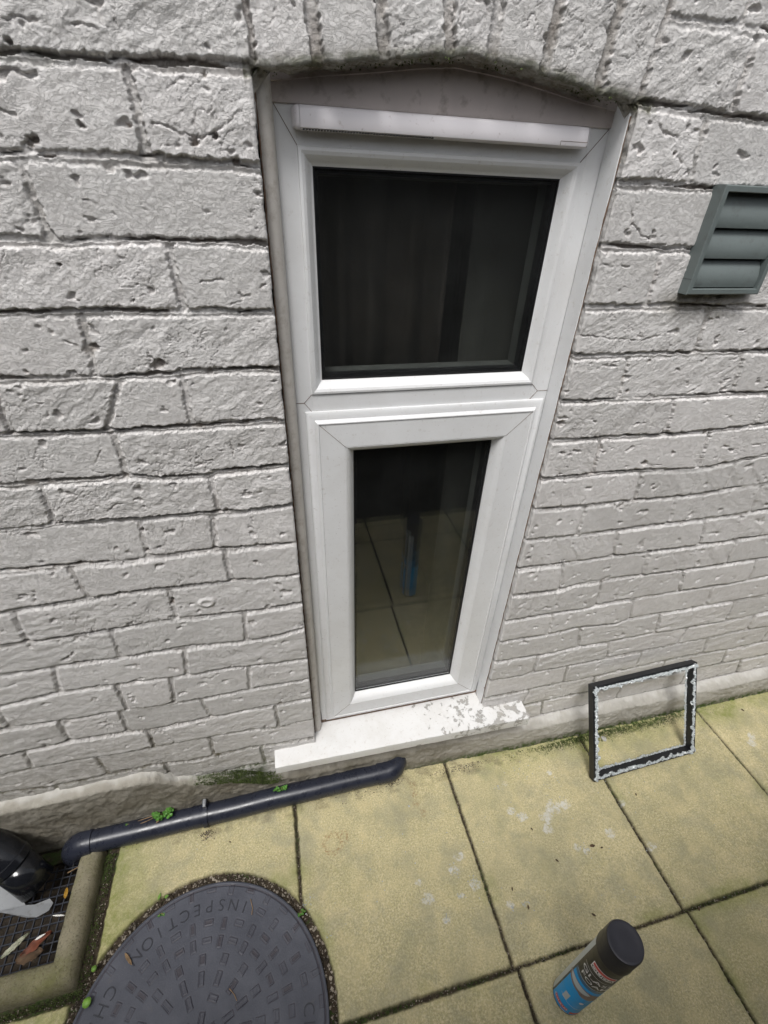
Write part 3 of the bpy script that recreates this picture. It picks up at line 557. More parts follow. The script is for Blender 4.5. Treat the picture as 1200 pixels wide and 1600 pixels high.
for (a, b_, r) in [(.606,-.389,.014),(.413,-.335,.020),(.444,-.384,.012),(.494,-.348,.012),(.537,-.335,.020),(.497,-.296,.018),(.52,-.27,.02),(.824,-.216,.030),(.79,-.235,.025),(.86,-.22,.022),(.780,-.262,.022),(.833,-.320,.016),(.853,-.332,.014),(.724,-.22,.020),(.70,-.20,.018),(1.571,-.167,.020),(1.55,-.185,.02),(1.03,-.36,.018),(1.32,-.55,.014),(.40,-.30,.012),(.94,-.31,.02),(.86,-.13,.012),(.715,-.13,.012),(1.02,-.25,.015)]:
    white = np.maximum(white, sst(r*1.5, r*.35, np.hypot((X-a)*.8, Yg-b_)))
for (a, b_, r) in [(.452,-.073,.010),(.449,-.10,.010),(.447,-.125,.010),(.457,-.152,.011),(.450,-.085,.009)]:
    rust = np.maximum(rust, sst(r*1.4, r*.3, np.hypot(X-a, Yg-b_)))
for (a, b_, r) in [(.205,-.171,.022),(.235,-.162,.010)]:
    rust = np.maximum(rust, sst(.010, .003, np.abs(np.hypot(X-a, Yg-b_)-r))*.9)
rust = np.maximum(rust, .5*sst(.03, .0, np.abs(X+.105))*sst(-.12, -.08, Yg))
nz = fbm(X*5, Yg*5, 44, 3)
green = .75*sst(.035, .0, sdm)*sst(-.1, .5, nz)+.6*sst(-.14, -.05, Yg)*sst(.3, .9, X)*sst(-.3, .3, nz)+.75*sst(-.20, -.33, X)+.10*sst(.2, .6, nz)
green += .8*sst(.10,.0,np.abs(X-1.55))*sst(-.16,-.06,Yg)
mossg = (1-edge)*sst(-.05, .4, fbm(X*7, Yg*7, 51, 3))*.9+sst(-.085, -.052, Yg)*sst(.80, 1.0, X)*sst(1.5, 1.35, X)*.95
brown = sst(-.0882, -.078, Yg)*((X > -.2) & (X < .8))*.30
soil = np.clip(1-edge+brown*sst(-.2, .4, fbm(X*30, Yg*30, 5, 3)), 0, 1)
pit = (X < -.40) & (Yg > -.275) & (Yg < -.06) & (X > -.72)
mk = ~(pit[:-1,:-1] & pit[1:,1:])
pv = grid_mesh('paving', np.stack([X, Yg, PZ], -1), mk, M_PAVE, {'slab': sid, 'white': white, 'rust': rust, 'green': np.clip(green, 0, 1), 'soil': soil, 'moss': np.clip(mossg, 0, 1)})
pv['kind'] = 'structure'
# ---------------------------------------------------------------- window
win = empty('window', (.43, .05, .197), 'tall white plastic window with a fixed upper pane, lower sash and dark glass', 'window')
b = MB()
b.ring(.2104, .6685, .204, 1.494, [(-.012,.0535),(0,.0530),(.002,.0502),(.0256,.0500),(.0262,.0506)])       # outer frame face
# upper light surround: side strips and transom, stepped bead
b.ring(.2360, .6345, 1.1318, 1.4517, [(0,.0501),(.0010,.0478),(.0045,.0470),(.0085,.0488),(.0125,.0535),(.0150,.0585),(.0175,.0605),(.0195,.0618),(.0195,.070)])
b.box((.2362,.0502,1.1000),(.6340,.062,1.1316),.0006)
b.box((.2104,.0504,1.4510),(.6685,.062,1.4935),0)
b.box((.6340,.0503,.2045),(.6680,.062,1.452),0); b.box((.2106,.0503,.2045),(.2362,.062,1.452),0)
b.box((.2106,.0503,.2045),(.668,.062,.25),0)
f = autosmooth(b.build('frame', M_PVC, win), 25)
b = MB()   # mitre and butt joints
for p, q in (((.2362,1.1316),(.2235,1.1180)),((.6343,1.1316),(.6480,1.1180)),((.2362,1.1010),(.2235,1.1180)),((.6343,1.1010),(.6480,1.1180)),((.2362,1.4517),(.2108,1.4900)),((.6343,1.4517),(.6680,1.4900)),((.2235,1.1180),(.2106,1.1182)),((.6480,1.118),(.668,1.1182))):
    d = Vector((q[0]-p[0], 0, q[1]-p[1])); nn = Vector((-d.z, 0, d.x)).normalized()*.00035
    A = Vector((p[0], .0497, p[1])); B = Vector((q[0], .0497, q[1]))
    b.add([A-nn, A+nn, B+nn, B-nn, A-nn+Vector((0,.001,0)), A+nn+Vector((0,.001,0)), B+nn+Vector((0,.001,0)), B-nn+Vector((0,.001,0))], [(0,1,2,3),(4,7,6,5),(0,4,5,1),(1,5,6,2),(2,6,7,3),(3,7,4,0)])
b.build('joint_line', M_SEAL, win)
# lower sash
SX0, SX1, SZ0, SZ1 = .2240, .6630, .2100, 1.1030
sash = MB().ring(SX0, SX1, SZ0, SZ1, [(0,.0498),(.0003,.0470),(.0035,.0452),(.0085,.0438),(.0135,.0432),(.0165,.0405),(.0185,.0388),(.0200,.0386),(.0210,.0400),(.0650,.0400),(.0658,.0412),(.0665,.0402),(.0700,.0420),(.0755,.0480),(.0800,.0560),(.0825,.0600),(.0830,.0700)]).build('sash', M_PVC, win)
autosmooth(sash, 25)
b = MB()
for sx, sz in ((0,0),(1,0),(0,1),(1,1)):
    p = Vector((SX0+.0205 if sx == 0 else SX1-.0205, 0, SZ0+.0205 if sz == 0 else SZ1-.0205)); q = Vector((SX0+.0655 if sx == 0 else SX1-.0655, 0, SZ0+.0655 if sz == 0 else SZ1-.0655))
    d = (q-p).normalized(); nn = Vector((-d.z, 0, d.x))*.0003; y0 = Vector((0,.0397,0)); y1 = Vector((0,.0407,0))
    b.add([p-nn+y0, p+nn+y0, q+nn+y0, q-nn+y0, p-nn+y1, p+nn+y1, q+nn+y1, q-nn+y1], [(0,1,2,3),(4,7,6,5),(0,4,5,1),(1,5,6,2),(2,6,7,3),(3,7,4,0)])
b.build('mitre_line', M_SEAL, sash)
# glazing units
def glazing(x0, x1, z0, z1, parent):
    g = MB().ring(x0, x1, z0, z1, [(0,.0622),(.0022,.0624),(.0022,.0660)]).build('gasket', M_GASKET, parent)
    MB().box((x0-.004,.0640,z0-.004),(x1+.004,.0680,z1+.004)).build('outer_pane', M_GLASSD, parent)
    MB().ring(x0, x1, z0, z1, [(-.002,.0685),(.0070,.0685),(.0070,.0835),(-.002,.0835)]).build('spacer_bar', M_SPACER, parent)
    MB().box((x0-.004,.0840,z0-.004),(x1+.004,.0880,z1+.004)).build('inner_pane', M_GLASS, parent)
    autosmooth(MB().ring(x0, x1, z0, z1, [(-.01,.0885),(.0020,.0885),(.0040,.0920),(.0090,.1050),(-.03,.106)]).build('inner_bead', M_REV, parent), 20)
glazing(.2550, .6155, 1.1510, 1.4325, win)
glazing(SX0+.0830, SX1-.0830, SZ0+.0830, SZ1-.0830, sash)
# white trims against the brick, and the brown sealant gap
b = MB()
v = []; zz = np.linspace(.200, 1.5135, 60)
prof = [(.1900,.052),(.1906,.0290),(.1955,.0262),(.2010,.0262),(.2060,.0300),(.2092,.038),(.2104,.0500)]
for z in zz: v += [(x, y, z) for x, y in prof]
n = len(prof); fs = [(i*n+j, i*n+j+1, (i+1)*n+j+1, (i+1)*n+j) for i in range(len(zz)-1) for j in range(n-1)]
tl_ = autosmooth(b.add(v, fs).build('side_trim', M_TRIM, win), 40)
b = MB(); v = []
prof = [(.6685,.0500),(.6675,.0360),(.6672,.0200),(.6682,.0130),(.6705,.0120),(.6712,.030)]
for z in zz: v += [(x, y, z) for x, y in prof]
n = len(prof); fs = [(i*n+j, i*n+j+1, (i+1)*n+j+1, (i+1)*n+j) for i in range(len(zz)-1) for j in range(n-1)]
autosmooth(b.add(v, fs).build('side_trim', M_PVC, win), 40)
def gap(xf, y, name='sealant_gap'):
    b = MB(); v = []; zz = np.linspace(.20, 1.50, 260)
    for i, z in enumerate(zz):
        w = .0010+.0009*mn.noise(Vector((z*40, xf, 0)))+.0006*mn.noise(Vector((z*160, xf, 3))); cx = xf+.0008*mn.noise(Vector((z*25, 7, xf)))
        v += [(cx-w, y+.004, z), (cx-w*.4, y, z), (cx+w*.6, y+.0006, z), (cx+w, y+.004, z)]
    fs = [(i*4+j, i*4+j+1, (i+1)*4+j+1, (i+1)*4+j) for i in range(len(zz)-1) for j in range(3)]
    return b.add(v, fs).build(name, M_SEAL, win, True)
gap(.1908, .0225); gap(.6698, .0108)
# dirt line below the sash
b = MB(); v = []; xx = np.linspace(.2106, .668, 150)
for x in xx:
    h_ = .0060+.003*mn.noise(Vector((x*60, 1, 0))); v += [(x, .0490, .1995), (x, .0488, .2035+h_), (x, .0500, .2045+h_)]
fs = [(i*3+j, i*3+j+1, (i+1)*3+j+1, (i+1)*3+j) for i in range(len(xx)-1) for j in range(2)]
b.add(v, fs).build('sealant_gap', M_SEAL, win)
# shaped head board under the arch
xx = np.linspace(.206, .6735, 40)
v = []; 
for x in xx:
    za = float(np.interp(x, [a for a, _ in ARCH], [c_ for _, c_ in ARCH]))
    v += [(x, .0545, 1.4905), (x, .0466, 1.4905), (x, .0462, 1.4925), (x, .0462, za-.0035), (x, .0440, za-.0028), (x, .0440, za+.006)]
fs = [(i*6+j, i*6+j+1, (i+1)*6+j+1, (i+1)*6+j) for i in range(39) for j in range(5)]
hb = MB().add(v, fs).build('head_board', M_HEAD, win)
# trickle vent
tv = MB()
VX0, VX1 = .2315, .6290
vp = [(.0502,1.4893),(.0400,1.4893),(.0335,1.4885),(.0305,1.4866),(.0293,1.4842),(.0284,1.4760),(.0282,1.4700),(.0290,1.4672),(.0315,1.4660),(.0502,1.4660)]
xsn = [VX0+.0085, VX0+.012, VX1-.012, VX1-.004]
v = [(x, y, z) for x in xsn for y, z in vp]; n = len(vp)
tv.add(v, [(i*n+j, i*n+j+1, (i+1)*n+j+1, (i+1)*n+j) for i in range(3) for j in range(n-1)])
tvo = autosmooth(tv.build('trickle_vent', M_VENT, win), 40)
for xa, xb, sgn in ((VX0+.0080, VX0, 1), (VX1-.0035, VX1+.0025, -1)):
    e = MB(); v = []
    for t_ in (0, .35, .7, 1):
        x = xa+(xb-xa)*t_; sc = math.sqrt(max(0, 1-t_*t_*.8))
        v += [(x, .0502+(y-.0502)*sc, 1.4775+(z-1.4775)*(.55+.45*sc)) for y, z in vp]
    e.add(v, [(i*n+j, i*n+j+1, (i+1)*n+j+1, (i+1)*n+j) for i in range(3) for j in range(n-1)]+[tuple(3*n+j for j in range(n))])
    autosmooth(e.build('end_cap', M_VENT, tvo), 50)
b = MB()
for i in range(46): b.box((.2430+i*.0036, .0300, 1.4652), (.2450+i*.0036, .0350, 1.4662))
b.build('grille', M_BLACK, tvo)
b = MB(); b.box((.585,.0279,1.4715),(.6255,.0286,1.4719)); b.box((.585,.0279,1.4670),(.5853,.0286,1.4719)); b.build('panel_seam', M_SEAL, tvo)
# sill
b = MB(); v = []; NX = 150
for i in range(NX+1):
    t_ = i/NX; x = .0815+t_*(.7900-.0815); yf = -.0455-.0115*t_+.0006*mn.noise(Vector((x*30, 0, 0))); zt = .1985+.0008*mn.noise(Vector((x*20, 3, 0))); zo = -.0045*t_
    e0 = .0506 if .190 < x < .671 else .004
    v += [(x, e0, zt+.0005), (x, .0035, zt-.001), (x, yf+.0030, zt-.0045), (x, yf+.0006, zt-.0058), (x, yf, zt-.0085), (x, yf+.0004, zt-.033+zo), (x, yf+.0030, zt-.036+zo), (x, yf+.03, zt-.036+zo), (x, .004, zt-.036+zo)]
n = 9; fs = [(i*n+j, i*n+j+1, (i+1)*n+j+1, (i+1)*n+j) for i in range(NX) for j in range(n-1)]+[tuple(range(n)), tuple(NX*n+j for j in range(n))[::-1]]
sill = autosmooth(b.add(v, fs).build('sill', M_SILL, win), 30)
# room behind the glass
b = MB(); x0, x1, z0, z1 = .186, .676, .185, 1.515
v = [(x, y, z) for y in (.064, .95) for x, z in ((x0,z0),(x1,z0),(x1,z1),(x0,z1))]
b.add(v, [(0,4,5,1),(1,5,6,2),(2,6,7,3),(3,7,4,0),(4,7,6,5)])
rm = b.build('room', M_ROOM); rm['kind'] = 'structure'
def cloth(name, x0, x1, z0, z1, y, amp, nf, mat, label, cat):
    v = []; NXX = 140
    for i in range(NXX+1):
        t_ = i/NXX; x = x0+(x1-x0)*t_; yy = y+amp*math.sin(t_*nf*6.283+1.3*math.sin(t_*5))
        for z in (z0, (z0+z1)/2, z1): v.append((x, yy+.004*math.sin(z*5+t_*9), z))
    o = MB().add(v, [(i*3+j, (i+1)*3+j, (i+1)*3+j+1, i*3+j+1) for i in range(NXX) for j in range(2)]).build(name, mat, None, True)
    m_ = o.modifiers.new('t', 'SOLIDIFY'); m_.thickness = .002
    return tag(o, label, cat)
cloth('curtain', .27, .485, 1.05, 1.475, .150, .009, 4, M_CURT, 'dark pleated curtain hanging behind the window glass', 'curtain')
cloth('sheet', .52, .665, .24, 1.49, .135, .003, 2, M_NET, 'grey cloth blind inside the right edge of the window', 'sheet')  # plain grey cloth standing in for the paler right third of the glass
b = MB(); b.tube([(.19,.185,1.435),(.672,.185,1.435)], .006, 10); rail = tag(b.build('curtain_rail', M_REV), 'pale curtain rail seen through the top of the upper pane', 'rail')
for i in range(4):
    pts = [(.268+i*.0125+.0048*math.sin(a_), .178, 1.4185+.0075*math.cos(a_)) for a_ in np.linspace(0, 2*math.pi, 17)]
    o = MB().tube(pts, .0011, 6, False).build('curtain_hook', M_REV); tag(o, ('leftmost of the four faint curtain rings behind the upper pane','second from left of the four faint curtain rings','third from left of the four faint curtain rings','rightmost of the four faint curtain rings behind the upper pane')[i], 'curtain ring', 'curtain rings behind the upper pane')
# ---------------------------------------------------------------- louvre vent
lv = empty('louvre_vent', (.901, 0, 1.36), 'square grey-green plastic flap vent fixed to the bricks right of the window', 'vent')
b = MB(); LX0, LX1, LZ0, LZ1, LD = .831, .973, 1.2895, 1.4325, -.0185
b.ring(LX0, LX1, LZ0, LZ1, [(0,.006),(0,LD+.0012),(.0012,LD),(.0075,LD),(.0082,LD+.0006),(.0082,.003)])
lf = autosmooth(b.build('frame', M_LOUV, lv), 30)
b = MB(); b.box((LX0-.0003, LD+.001, LZ0+.0215), (LX0+.0002, .004, LZ0+.0219)); b.build('seam', M_BLACK, lf)
b = MB(); b.box((LX0+.008,.001,LZ0+.008),(LX1-.008,.004,LZ1-.008)); b.build('back_plate', M_BLACK, lv)
for i in range(3):
    zt = LZ0+.0105+.0405*(i+1)-.0005; v = []; N_ = 14
    for x in (LX0+.0088, LX1-.0088):
        for j in range(N_+1):
            a_ = j/N_; v.append((x, -.0015-.0115*math.sin(a_*1.95+.05), zt-.0405*a_-(0 if j else -.003)))
        for j in range(N_, -1, -1):
            a_ = j/N_; v.append((x, .0005-.0105*math.sin(a_*1.95+.05), zt-.0405*a_))
    m_ = 2*(N_+1); fs = [(j, (j+1) % m_, m_+(j+1) % m_, m_+j) for j in range(m_)]+[tuple(range(m_)), tuple(range(m_, 2*m_))[::-1]]
    autosmooth(MB().add(v, fs).build('flap', M_LOUV, lv), 40)
# ---------------------------------------------------------------- waste pipe
wp = empty('waste_pipe', (-.1,-.042,0), 'long dark blue-grey waste pipe lying along the foot of the wall under the sill', 'pipe')
PR = .0272
pts = [(x, -.046+.009*(x+.44)/.8+.0006*math.sin(x*30), .0305+.0008*math.sin(x*17)) for x in np.linspace(-.405, .372, 60)]
autosmooth(MB().tube(pts, PR, 40).build('pipe', M_PIPE, wp), 50)
# left end elbow turning down into the gully
e = []
for t_ in np.linspace(0, 1, 12):
    a_ = t_*math.pi/2; e.append((-.402-.034*math.sin(a_), -.0455, .0305-.034*(1-math.cos(a_))))
e = [(-.385,-.0452,.0305)]+e+[(-.436,-.0455,-.03)]
autosmooth(MB().tube(e, [PR+.0028]*len(e), 40).build('elbow', M_PIPE, wp), 60)
e = [(.352,-.0372,.0305)]
for t_ in np.linspace(0, 1, 12):
    a_ = t_*math.pi/2; e.append((.372+.034*math.sin(a_), -.0370+.034*(1-math.cos(a_)), .0305+.004*t_))
e.append((.406,.03,.036))
e = [(p[0]+.012, p[1], p[2]) for p in e]; e[0] = (.352,-.0372,.0305)
autosmooth(MB().tube(e, [PR+.0026]*len(e), 40).build('elbow', M_PIPE, wp), 60)
# clip
b = MB(); v = []; N_ = 22
for x in (-.1185, -.1075):
    for r_ in (PR+.0006, PR+.0032):
        for j in range(N_+1):
            a_ = math.radians(-72+j*(160/N_)*1.12); v.append((x, -.0422-r_*math.cos(a_), .0305+r_*math.sin(a_)))
m_ = N_+1
for j in range(N_): b_ = j; 
fs = [(m_+j, m_+j+1, 3*m_+j+1, 3*m_+j) for j in range(N_)]+[(j, 2*m_+j, 2*m_+j+1, j+1) for j in range(N_)]+[(j, j+1, m_+j+1, m_+j) for j in range(N_)]+[(2*m_+j, 3*m_+j, 3*m_+j+1, 2*m_+j+1) for j in range(N_)]+[(0, m_, 3*m_, 2*m_), (N_, 2*m_+N_, 3*m_+N_, m_+N_)]
b.add(v, fs); b.box((-.1185,-.040,.058),(-.1075,-.0235,.0735),.0012)
clip = autosmooth(b.build('pipe_clip', M_PIPE, wp), 40)
MB().tube([(-.113,-.0405,.069),(-.113,-.036,.071),(-.113,-.024,.0715)], [.0045,.0048,.0048], 14).build('screw_cap', M_GREYPL, clip)
# ---------------------------------------------------------------- black rainwater shoe
dp = empty('downpipe', (-.60,-.06,0), 'glossy black downpipe bend emptying over the gully at the left edge', 'pipe')
A0 = Vector((-.74,-.005,.185)); A1 = Vector((-.605,-.040,.150)); A2 = Vector((-.5300,-.083,.100)); A3 = Vector((-.487,-.113,.035))
def bez(t): 
    return ((1-t)**3)*A0+3*((1-t)**2)*t*A1+3*(1-t)*t*t*(A2+Vector((-.012,.012,.022)))+t**3*A2
autosmooth(MB().tube([(-.92,.02,.20)]+[bez(t_) for t_ in np.linspace(0, 1, 22)], .041, 44).build('bend', M_PIPE2, dp), 60)
dr = (A3-A2).normalized()
autosmooth(MB().tube([A2-dr*.012, A2-dr*.010, A2+dr*.006, A2+dr*.008], [.041,.0435,.0435,.041], 44).build('collar', M_PIPE2, dp), 40)
sp_ = MB().tube([A2, A3], .0355, 44, False).build('spout', M_PIPE2, dp, True); m_ = sp_.modifiers.new('t', 'SOLIDIFY'); m_.thickness = .003
# ---------------------------------------------------------------- gully
gs = empty('gully_surround', (-.45,-.2,0), 'mossy rounded concrete kerb framing the drain gully by the wall', 'kerb')
v = []; path = [(-.383,-.060),(-.383,-.2945),(-.95,-.2945)]
sec = [(-.027,-.03),(-.0275,.022),(-.022,.0305),(-.010,.0340),(.004,.0330),(.014,.0270),(.020,.012),(.022,-.02)]
# sweep: long arm (runs in y) then front arm (runs in x), mitred at the corner
rows = []
for y in np.linspace(-.060, -.2945, 60): rows.append([( -.383+s_, y, z) for s_, z in sec])
rows[-1] = [(-.383+s_, -.2945-s_, z) for s_, z in sec]
for x in np.linspace(-.395, -.95, 90): rows.append([(x, -.2945-s_, z) for s_, z in sec])
for r_ in rows[:-0 or None]:
    for p in r_:
        q = Vector(p)*35; q2 = Vector(p)*120
        v.append((p[0]+.0018*mn.noise(q)+.0006*mn.noise(q2), p[1]+.0018*mn.noise(q+Vector((5,0,0))), p[2]+.0020*mn.noise(q+Vector((0,7,0)))+.0007*mn.noise(q2)))
n = len(sec); L = len(rows)
# corner rows between the arms are clipped so the sections do not cross
for i in range(60, L):
    for j in range(n):
        x, y, z = v[i*n+j]; s_ = sec[j][0]
        if x > -.383+s_: v[i*n+j] = (-.383+s_, y, z)
for i in range(0, 60):
    for j in range(n):
        x, y, z = v[i*n+j]; s_ = sec[j][0]
        if y < -.2945-s_: v[i*n+j] = (x, -.2945-s_, z)
fs = [(i*n+j, i*n+j+1, (i+1)*n+j+1, (i+1)*n+j) for i in range(L-1) for j in range(n-1)]+[tuple(range(n))]
ko = MB().add(v, fs).build('kerb_ring', M_CONC, gs, True)
b = MB(); v = [(x, y, z) for z in (-.0, -.25) for x, y in ((-.405,-.27),(-.95,-.27),(-.95,-.03),(-.405,-.03))]
b.add(v, [(0,1,5,4),(1,2,6,5),(2,3,7,6),(3,0,4,7),(4,5,6,7)]); b.build('gully_pit', M_SOIL, gs)
gg = empty('gully_grate', (-.5,-.17,.003), 'black plastic drain grating littered with leaves inside the concrete kerb', 'grate')
b = MB()
for i in range(30):
    x = -.414-i*.0178; b.box((x-.0013,-.268,-.003),(x+.0013,-.075,.0025),.0006)
for j in range(11):
    y = -.082-j*.0178; b.box((-.95,y-.0013,-.0025),(-.408,y+.0013,.0020),.0006)
b.build('bars', M_GRATE, gg)
# grey plastic offcut beneath the spout
pp = [(-.60,-.075),(-.548,-.098),(-.525,-.125),(-.510,-.143),(-.490,-.146),(-.462,-.140),(-.452,-.150),(-.455,-.165),(-.475,-.174),(-.497,-.170),(-.530,-.157),(-.560,-.145),(-.60,-.135)]
o = MB().prism(pp, .0, .0025, fn=lambda p: (p[0], p[1], p[2]+.006+.010*math.sin((p[0]+.6)*22)*.5+.25*max(0, abs(p[1]+.13)-.02))).build('plastic_offcut', M_GREYPL)
tag(o, 'curved pale grey plastic offcut lying on the grating beneath the black spout', 'plastic scrap')
def leafmesh(name, c_, L_, W_, ang, mat, label, cat, curl=.3, lift=0, pitch=0, group=None):
    v = []; N_ = 14; M_ = 6; rn = random.Random(sum(map(ord, label)))
    for i in range(N_+1):
        t_ = i/N_; w = W_*(math.sin(math.pi*min(1, t_*.96+.03))**.75)*(1+.18*rn.uniform(-1, 1)); 
        for j in range(-M_, M_+1):
            u = j/M_; x = (t_-.5)*L_; y = u*w*.5; z = curl*W_*(u*u*.6+.25*math.sin(t_*5+u*2))+lift+abs(pitch)*t_*L_
            v.append((c_[0]+x*math.cos(ang)-y*math.sin(ang), c_[1]+x*math.sin(ang)+y*math.cos(ang), c_[2]+z+.0006*rn.uniform(-1, 1)))
    k_ = 2*M_+1; o = MB().add(v, [(i*k_+j, i*k_+j+1, (i+1)*k_+j+1, (i+1)*k_+j) for i in range(N_) for j in range(k_-1)]).build(name, mat, None, True)
    m_ = o.modifiers.new('t', 'SOLIDIFY'); m_.thickness = .0006
    return tag(o, label, cat, group)
leafmesh('dead_leaf', (-.462,-.222,.006), .060, .020, math.radians(32), M_REDLEAF, 'curled red-brown dead leaf on the drain grating', 'leaf', .5)
leafmesh('dead_leaf', (-.470,-.240,.005), .052, .026, math.radians(8), M_DARKLEAF, 'flat dark brown dead leaf on the grating nearest the kerb corner', 'leaf', .3)
leafmesh('dead_leaf', (-.506,-.215,.008), .055, .013, math.radians(38), M_PALE, 'mottled pale leaf strip on the drain grating at the left edge', 'leaf', .4)
leafmesh('dead_leaf', (-.428,-.137,.008), .022, .009, math.radians(95), M_YELLEAF, 'small yellow leaf upright on the grating beside the black spout', 'leaf', .4)
leafmesh('white_sliver', (-.432,-.178,.006), .028, .0035, math.radians(-12), M_WHITE, 'thin white plastic sliver across the drain grating', 'scrap', .2)
leafmesh('white_sliver', (-.457,-.212,.012), .020, .005, math.radians(20), M_WHITE, 'short white flake lying on the red-brown leaf', 'scrap', .2)
# ---------------------------------------------------------------- inspection cover
mc = empty('manhole_cover', (CX, CY, 0), 'round dark blue-grey inspection cover with raised lettering set in the paving', 'manhole cover')
R_ = .2610; nr, nt = 178, 1300
rads = np.linspace(.0008, R_, nr); th = np.linspace(0, 2*np.pi, nt+1)
TH, RD = np.meshgrid(th, rads); Xc = RD*np.cos(TH); Yc = RD*np.sin(TH)
Hc = .0015-.0020*(RD/R_)**2; fill = np.zeros(RD.shape)
rings = [(.246,11,0),(.2155,11,1),(.1830,11,0),(.1515,11,0),(.1225,22,0),(.0920,22,1),(.0620,44,0),(.0300,60,1)]
for ri, (r_, st, par) in enumerate(rings):
    k_ = int(round(360/st)); 
    for i in range(k_):
        a_ = i*360/k_+.3+(0 if st < 40 else 20)
        dg = ((a_+180) % 360)-180
        if ri == 1 and (58 < dg or dg < -150): continue            # the lettered band
        if ri == 1 and -62 < dg < 5: continue
        if ri == 0 and -150 < dg < -20 and (i % 3 == 0): continue
        rad = (i+par) % 2 if st == 11 else ((i+ri) % 2 == 0)
        if st == 22: rad = par == 1
        hl, hwid = (.0100,.0048) if rad else (.0048,.0092)
        if ri in (4, 5) : hl, hwid = (.0085,.0062) if ri == 4 else (.0108,.0048)
        ar = math.radians(a_); rv = r_+(.0028 if rad == 0 else -.0012)*(1 if st == 11 else 0)
        lx = Xc*math.cos(ar)+Yc*math.sin(ar)-rv; ly = -Xc*math.sin(ar)+Yc*math.cos(ar)
        m = (np.abs(lx) < .02) & (np.abs(ly) < .02)
        sd_ = np.minimum(hl-np.abs(lx[m]), hwid-np.abs(ly[m]))
        Hc[m] += .0013*sst(-.0003, .0006, sd_)-.0009*sst(.0012, .0020, sd_)-.0008*sst(-.0018, -.0009, sd_)*sst(-.0001, -.0008, sd_); fill[m] = np.maximum(fill[m], np.maximum(sst(.0009, .0018, sd_)*random.choice((.15,.3,.9)), .9*sst(-.0018, -.0009, sd_)*sst(.0003, -.0006, sd_)))
Hc -= .0030*sst(.0026, .0008, np.abs(RD-.2535)); fill = np.maximum(fill, sst(.002, .0008, np.abs(RD-.2535)))
Hc += .0006*fbm(Xc*16, Yc*16, 3, 3)
Hc = np.where(RD > R_-.002, Hc-.001, Hc)
Pm = np.stack([Xc, Yc, Hc], -1)
rim = Pm[-1:].copy(); rim[..., 2] = -.02; Pm = np.concatenate([Pm, rim], 0); fill = np.concatenate([fill, fill[-1:]], 0)
lid = grid_mesh('lid', Pm, np.ones((nr, nt), bool), M_COVER, {'fill': fill}, mc)
def text_verts(s, size, ext, off=0.0):
    cu = bpy.data.curves.new('t', 'FONT'); cu.body = s; cu.size = size; cu.extrude = ext; cu.align_x = 'CENTER'; cu.align_y = 'CENTER'; cu.resolution_u = 3; cu.offset = off
    o = bpy.data.objects.new('t', cu); C.objects.link(o); dg = bpy.context.evaluated_depsgraph_get(); dg.update()
    me = bpy.data.meshes.new_from_object(o.evaluated_get(dg)); v = [tuple(p.co) for p in me.vertices]; f = [tuple(p.vertices) for p in me.polygons]
    bpy.data.objects.remove(o); bpy.data.curves.remove(cu); bpy.data.meshes.remove(me)
    return v, f
b = MB(); b2 = MB()
def arc_text(bb, chars, a0, step, r_, size, inward=True):
    for i, ch in enumerate(chars):
        v, f = text_verts(ch, size, .0011, -.0004); a_ = math.radians(a0+step*i)
        o = []
        for x, y, z in v:
            x *= 1.0
            if inward: rr_ = r_-y; tt_ = x          # tops to the centre, reading anticlockwise
            else: rr_ = r_+y; tt_ = -x
            er = (math.cos(a_), math.sin(a_)); et = (-math.sin(a_), math.cos(a_))
            o.append((CX+er[0]*rr_+et[0]*tt_, CY+er[1]*rr_+et[1]*tt_, .0004-.0020*((r_)/R_)**2+.0015+z))
        bb.add(o, f)
for args in (('INSPECTION', 66.0, 7.35, .2165, .033), ('CHAMBER', 148.6, 7.2, .2165, .033), ('CL', -1.2, -6.2, .2190, .033, False)):
    b = MB(); arc_text(b, *args); b.build('lettering', M_LETTER, mc)
# thin letters: keep only outlines raised by a hair
# ---------------------------------------------------------------- loose glazing frame with shattered glass
lg = empty('glazing_frame', (1.15,-.18,0), 'black rectangular glazing frame edged with shattered glass, leaning on the wall', 'glazing frame')
P0 = Vector((.9715,-.1855,.0090)); P1 = Vector((1.3345,-.1755,.0090)); ex = (P1-P0).normalized(); uu = Vector((-.002,.1315,.2720)).normalized(); uu = (uu-ex*uu.dot(ex)).normalized(); nn = uu.cross(ex); nn = nn if nn.y > 0 else -nn
GW, GH, GD, GB = .3640, .3010, .0200, .0150
LF = lambda p: tuple(P0+ex*p[0]+nn*p[1]+uu*p[2])
b = MB()
v = []
for d_, y in ((0,0),(GB,0),(GB,GD),(0,GD),(0,0)): v += [LF(q) for q in ((d_,y,d_),(GW-d_,y,d_),(GW-d_,y,GH-d_),(d_,y,GH-d_))]
b.add(v, [(i*4+j, i*4+(j+1) % 4, (i+1)*4+(j+1) % 4, (i+1)*4+j) for i in range(4) for j in range(4)])
b.build('spacer_frame', M_BLACK, lg)
b = MB(); rn = random.Random(3)
def side_pt(s_, t_, d_):
    if s_ == 0: return (t_*GW, d_)
    if s_ == 1: return (GW-d_, t_*GH)
    if s_ == 2: return (t_*GW, GH-d_)
    return (d_, t_*GH)
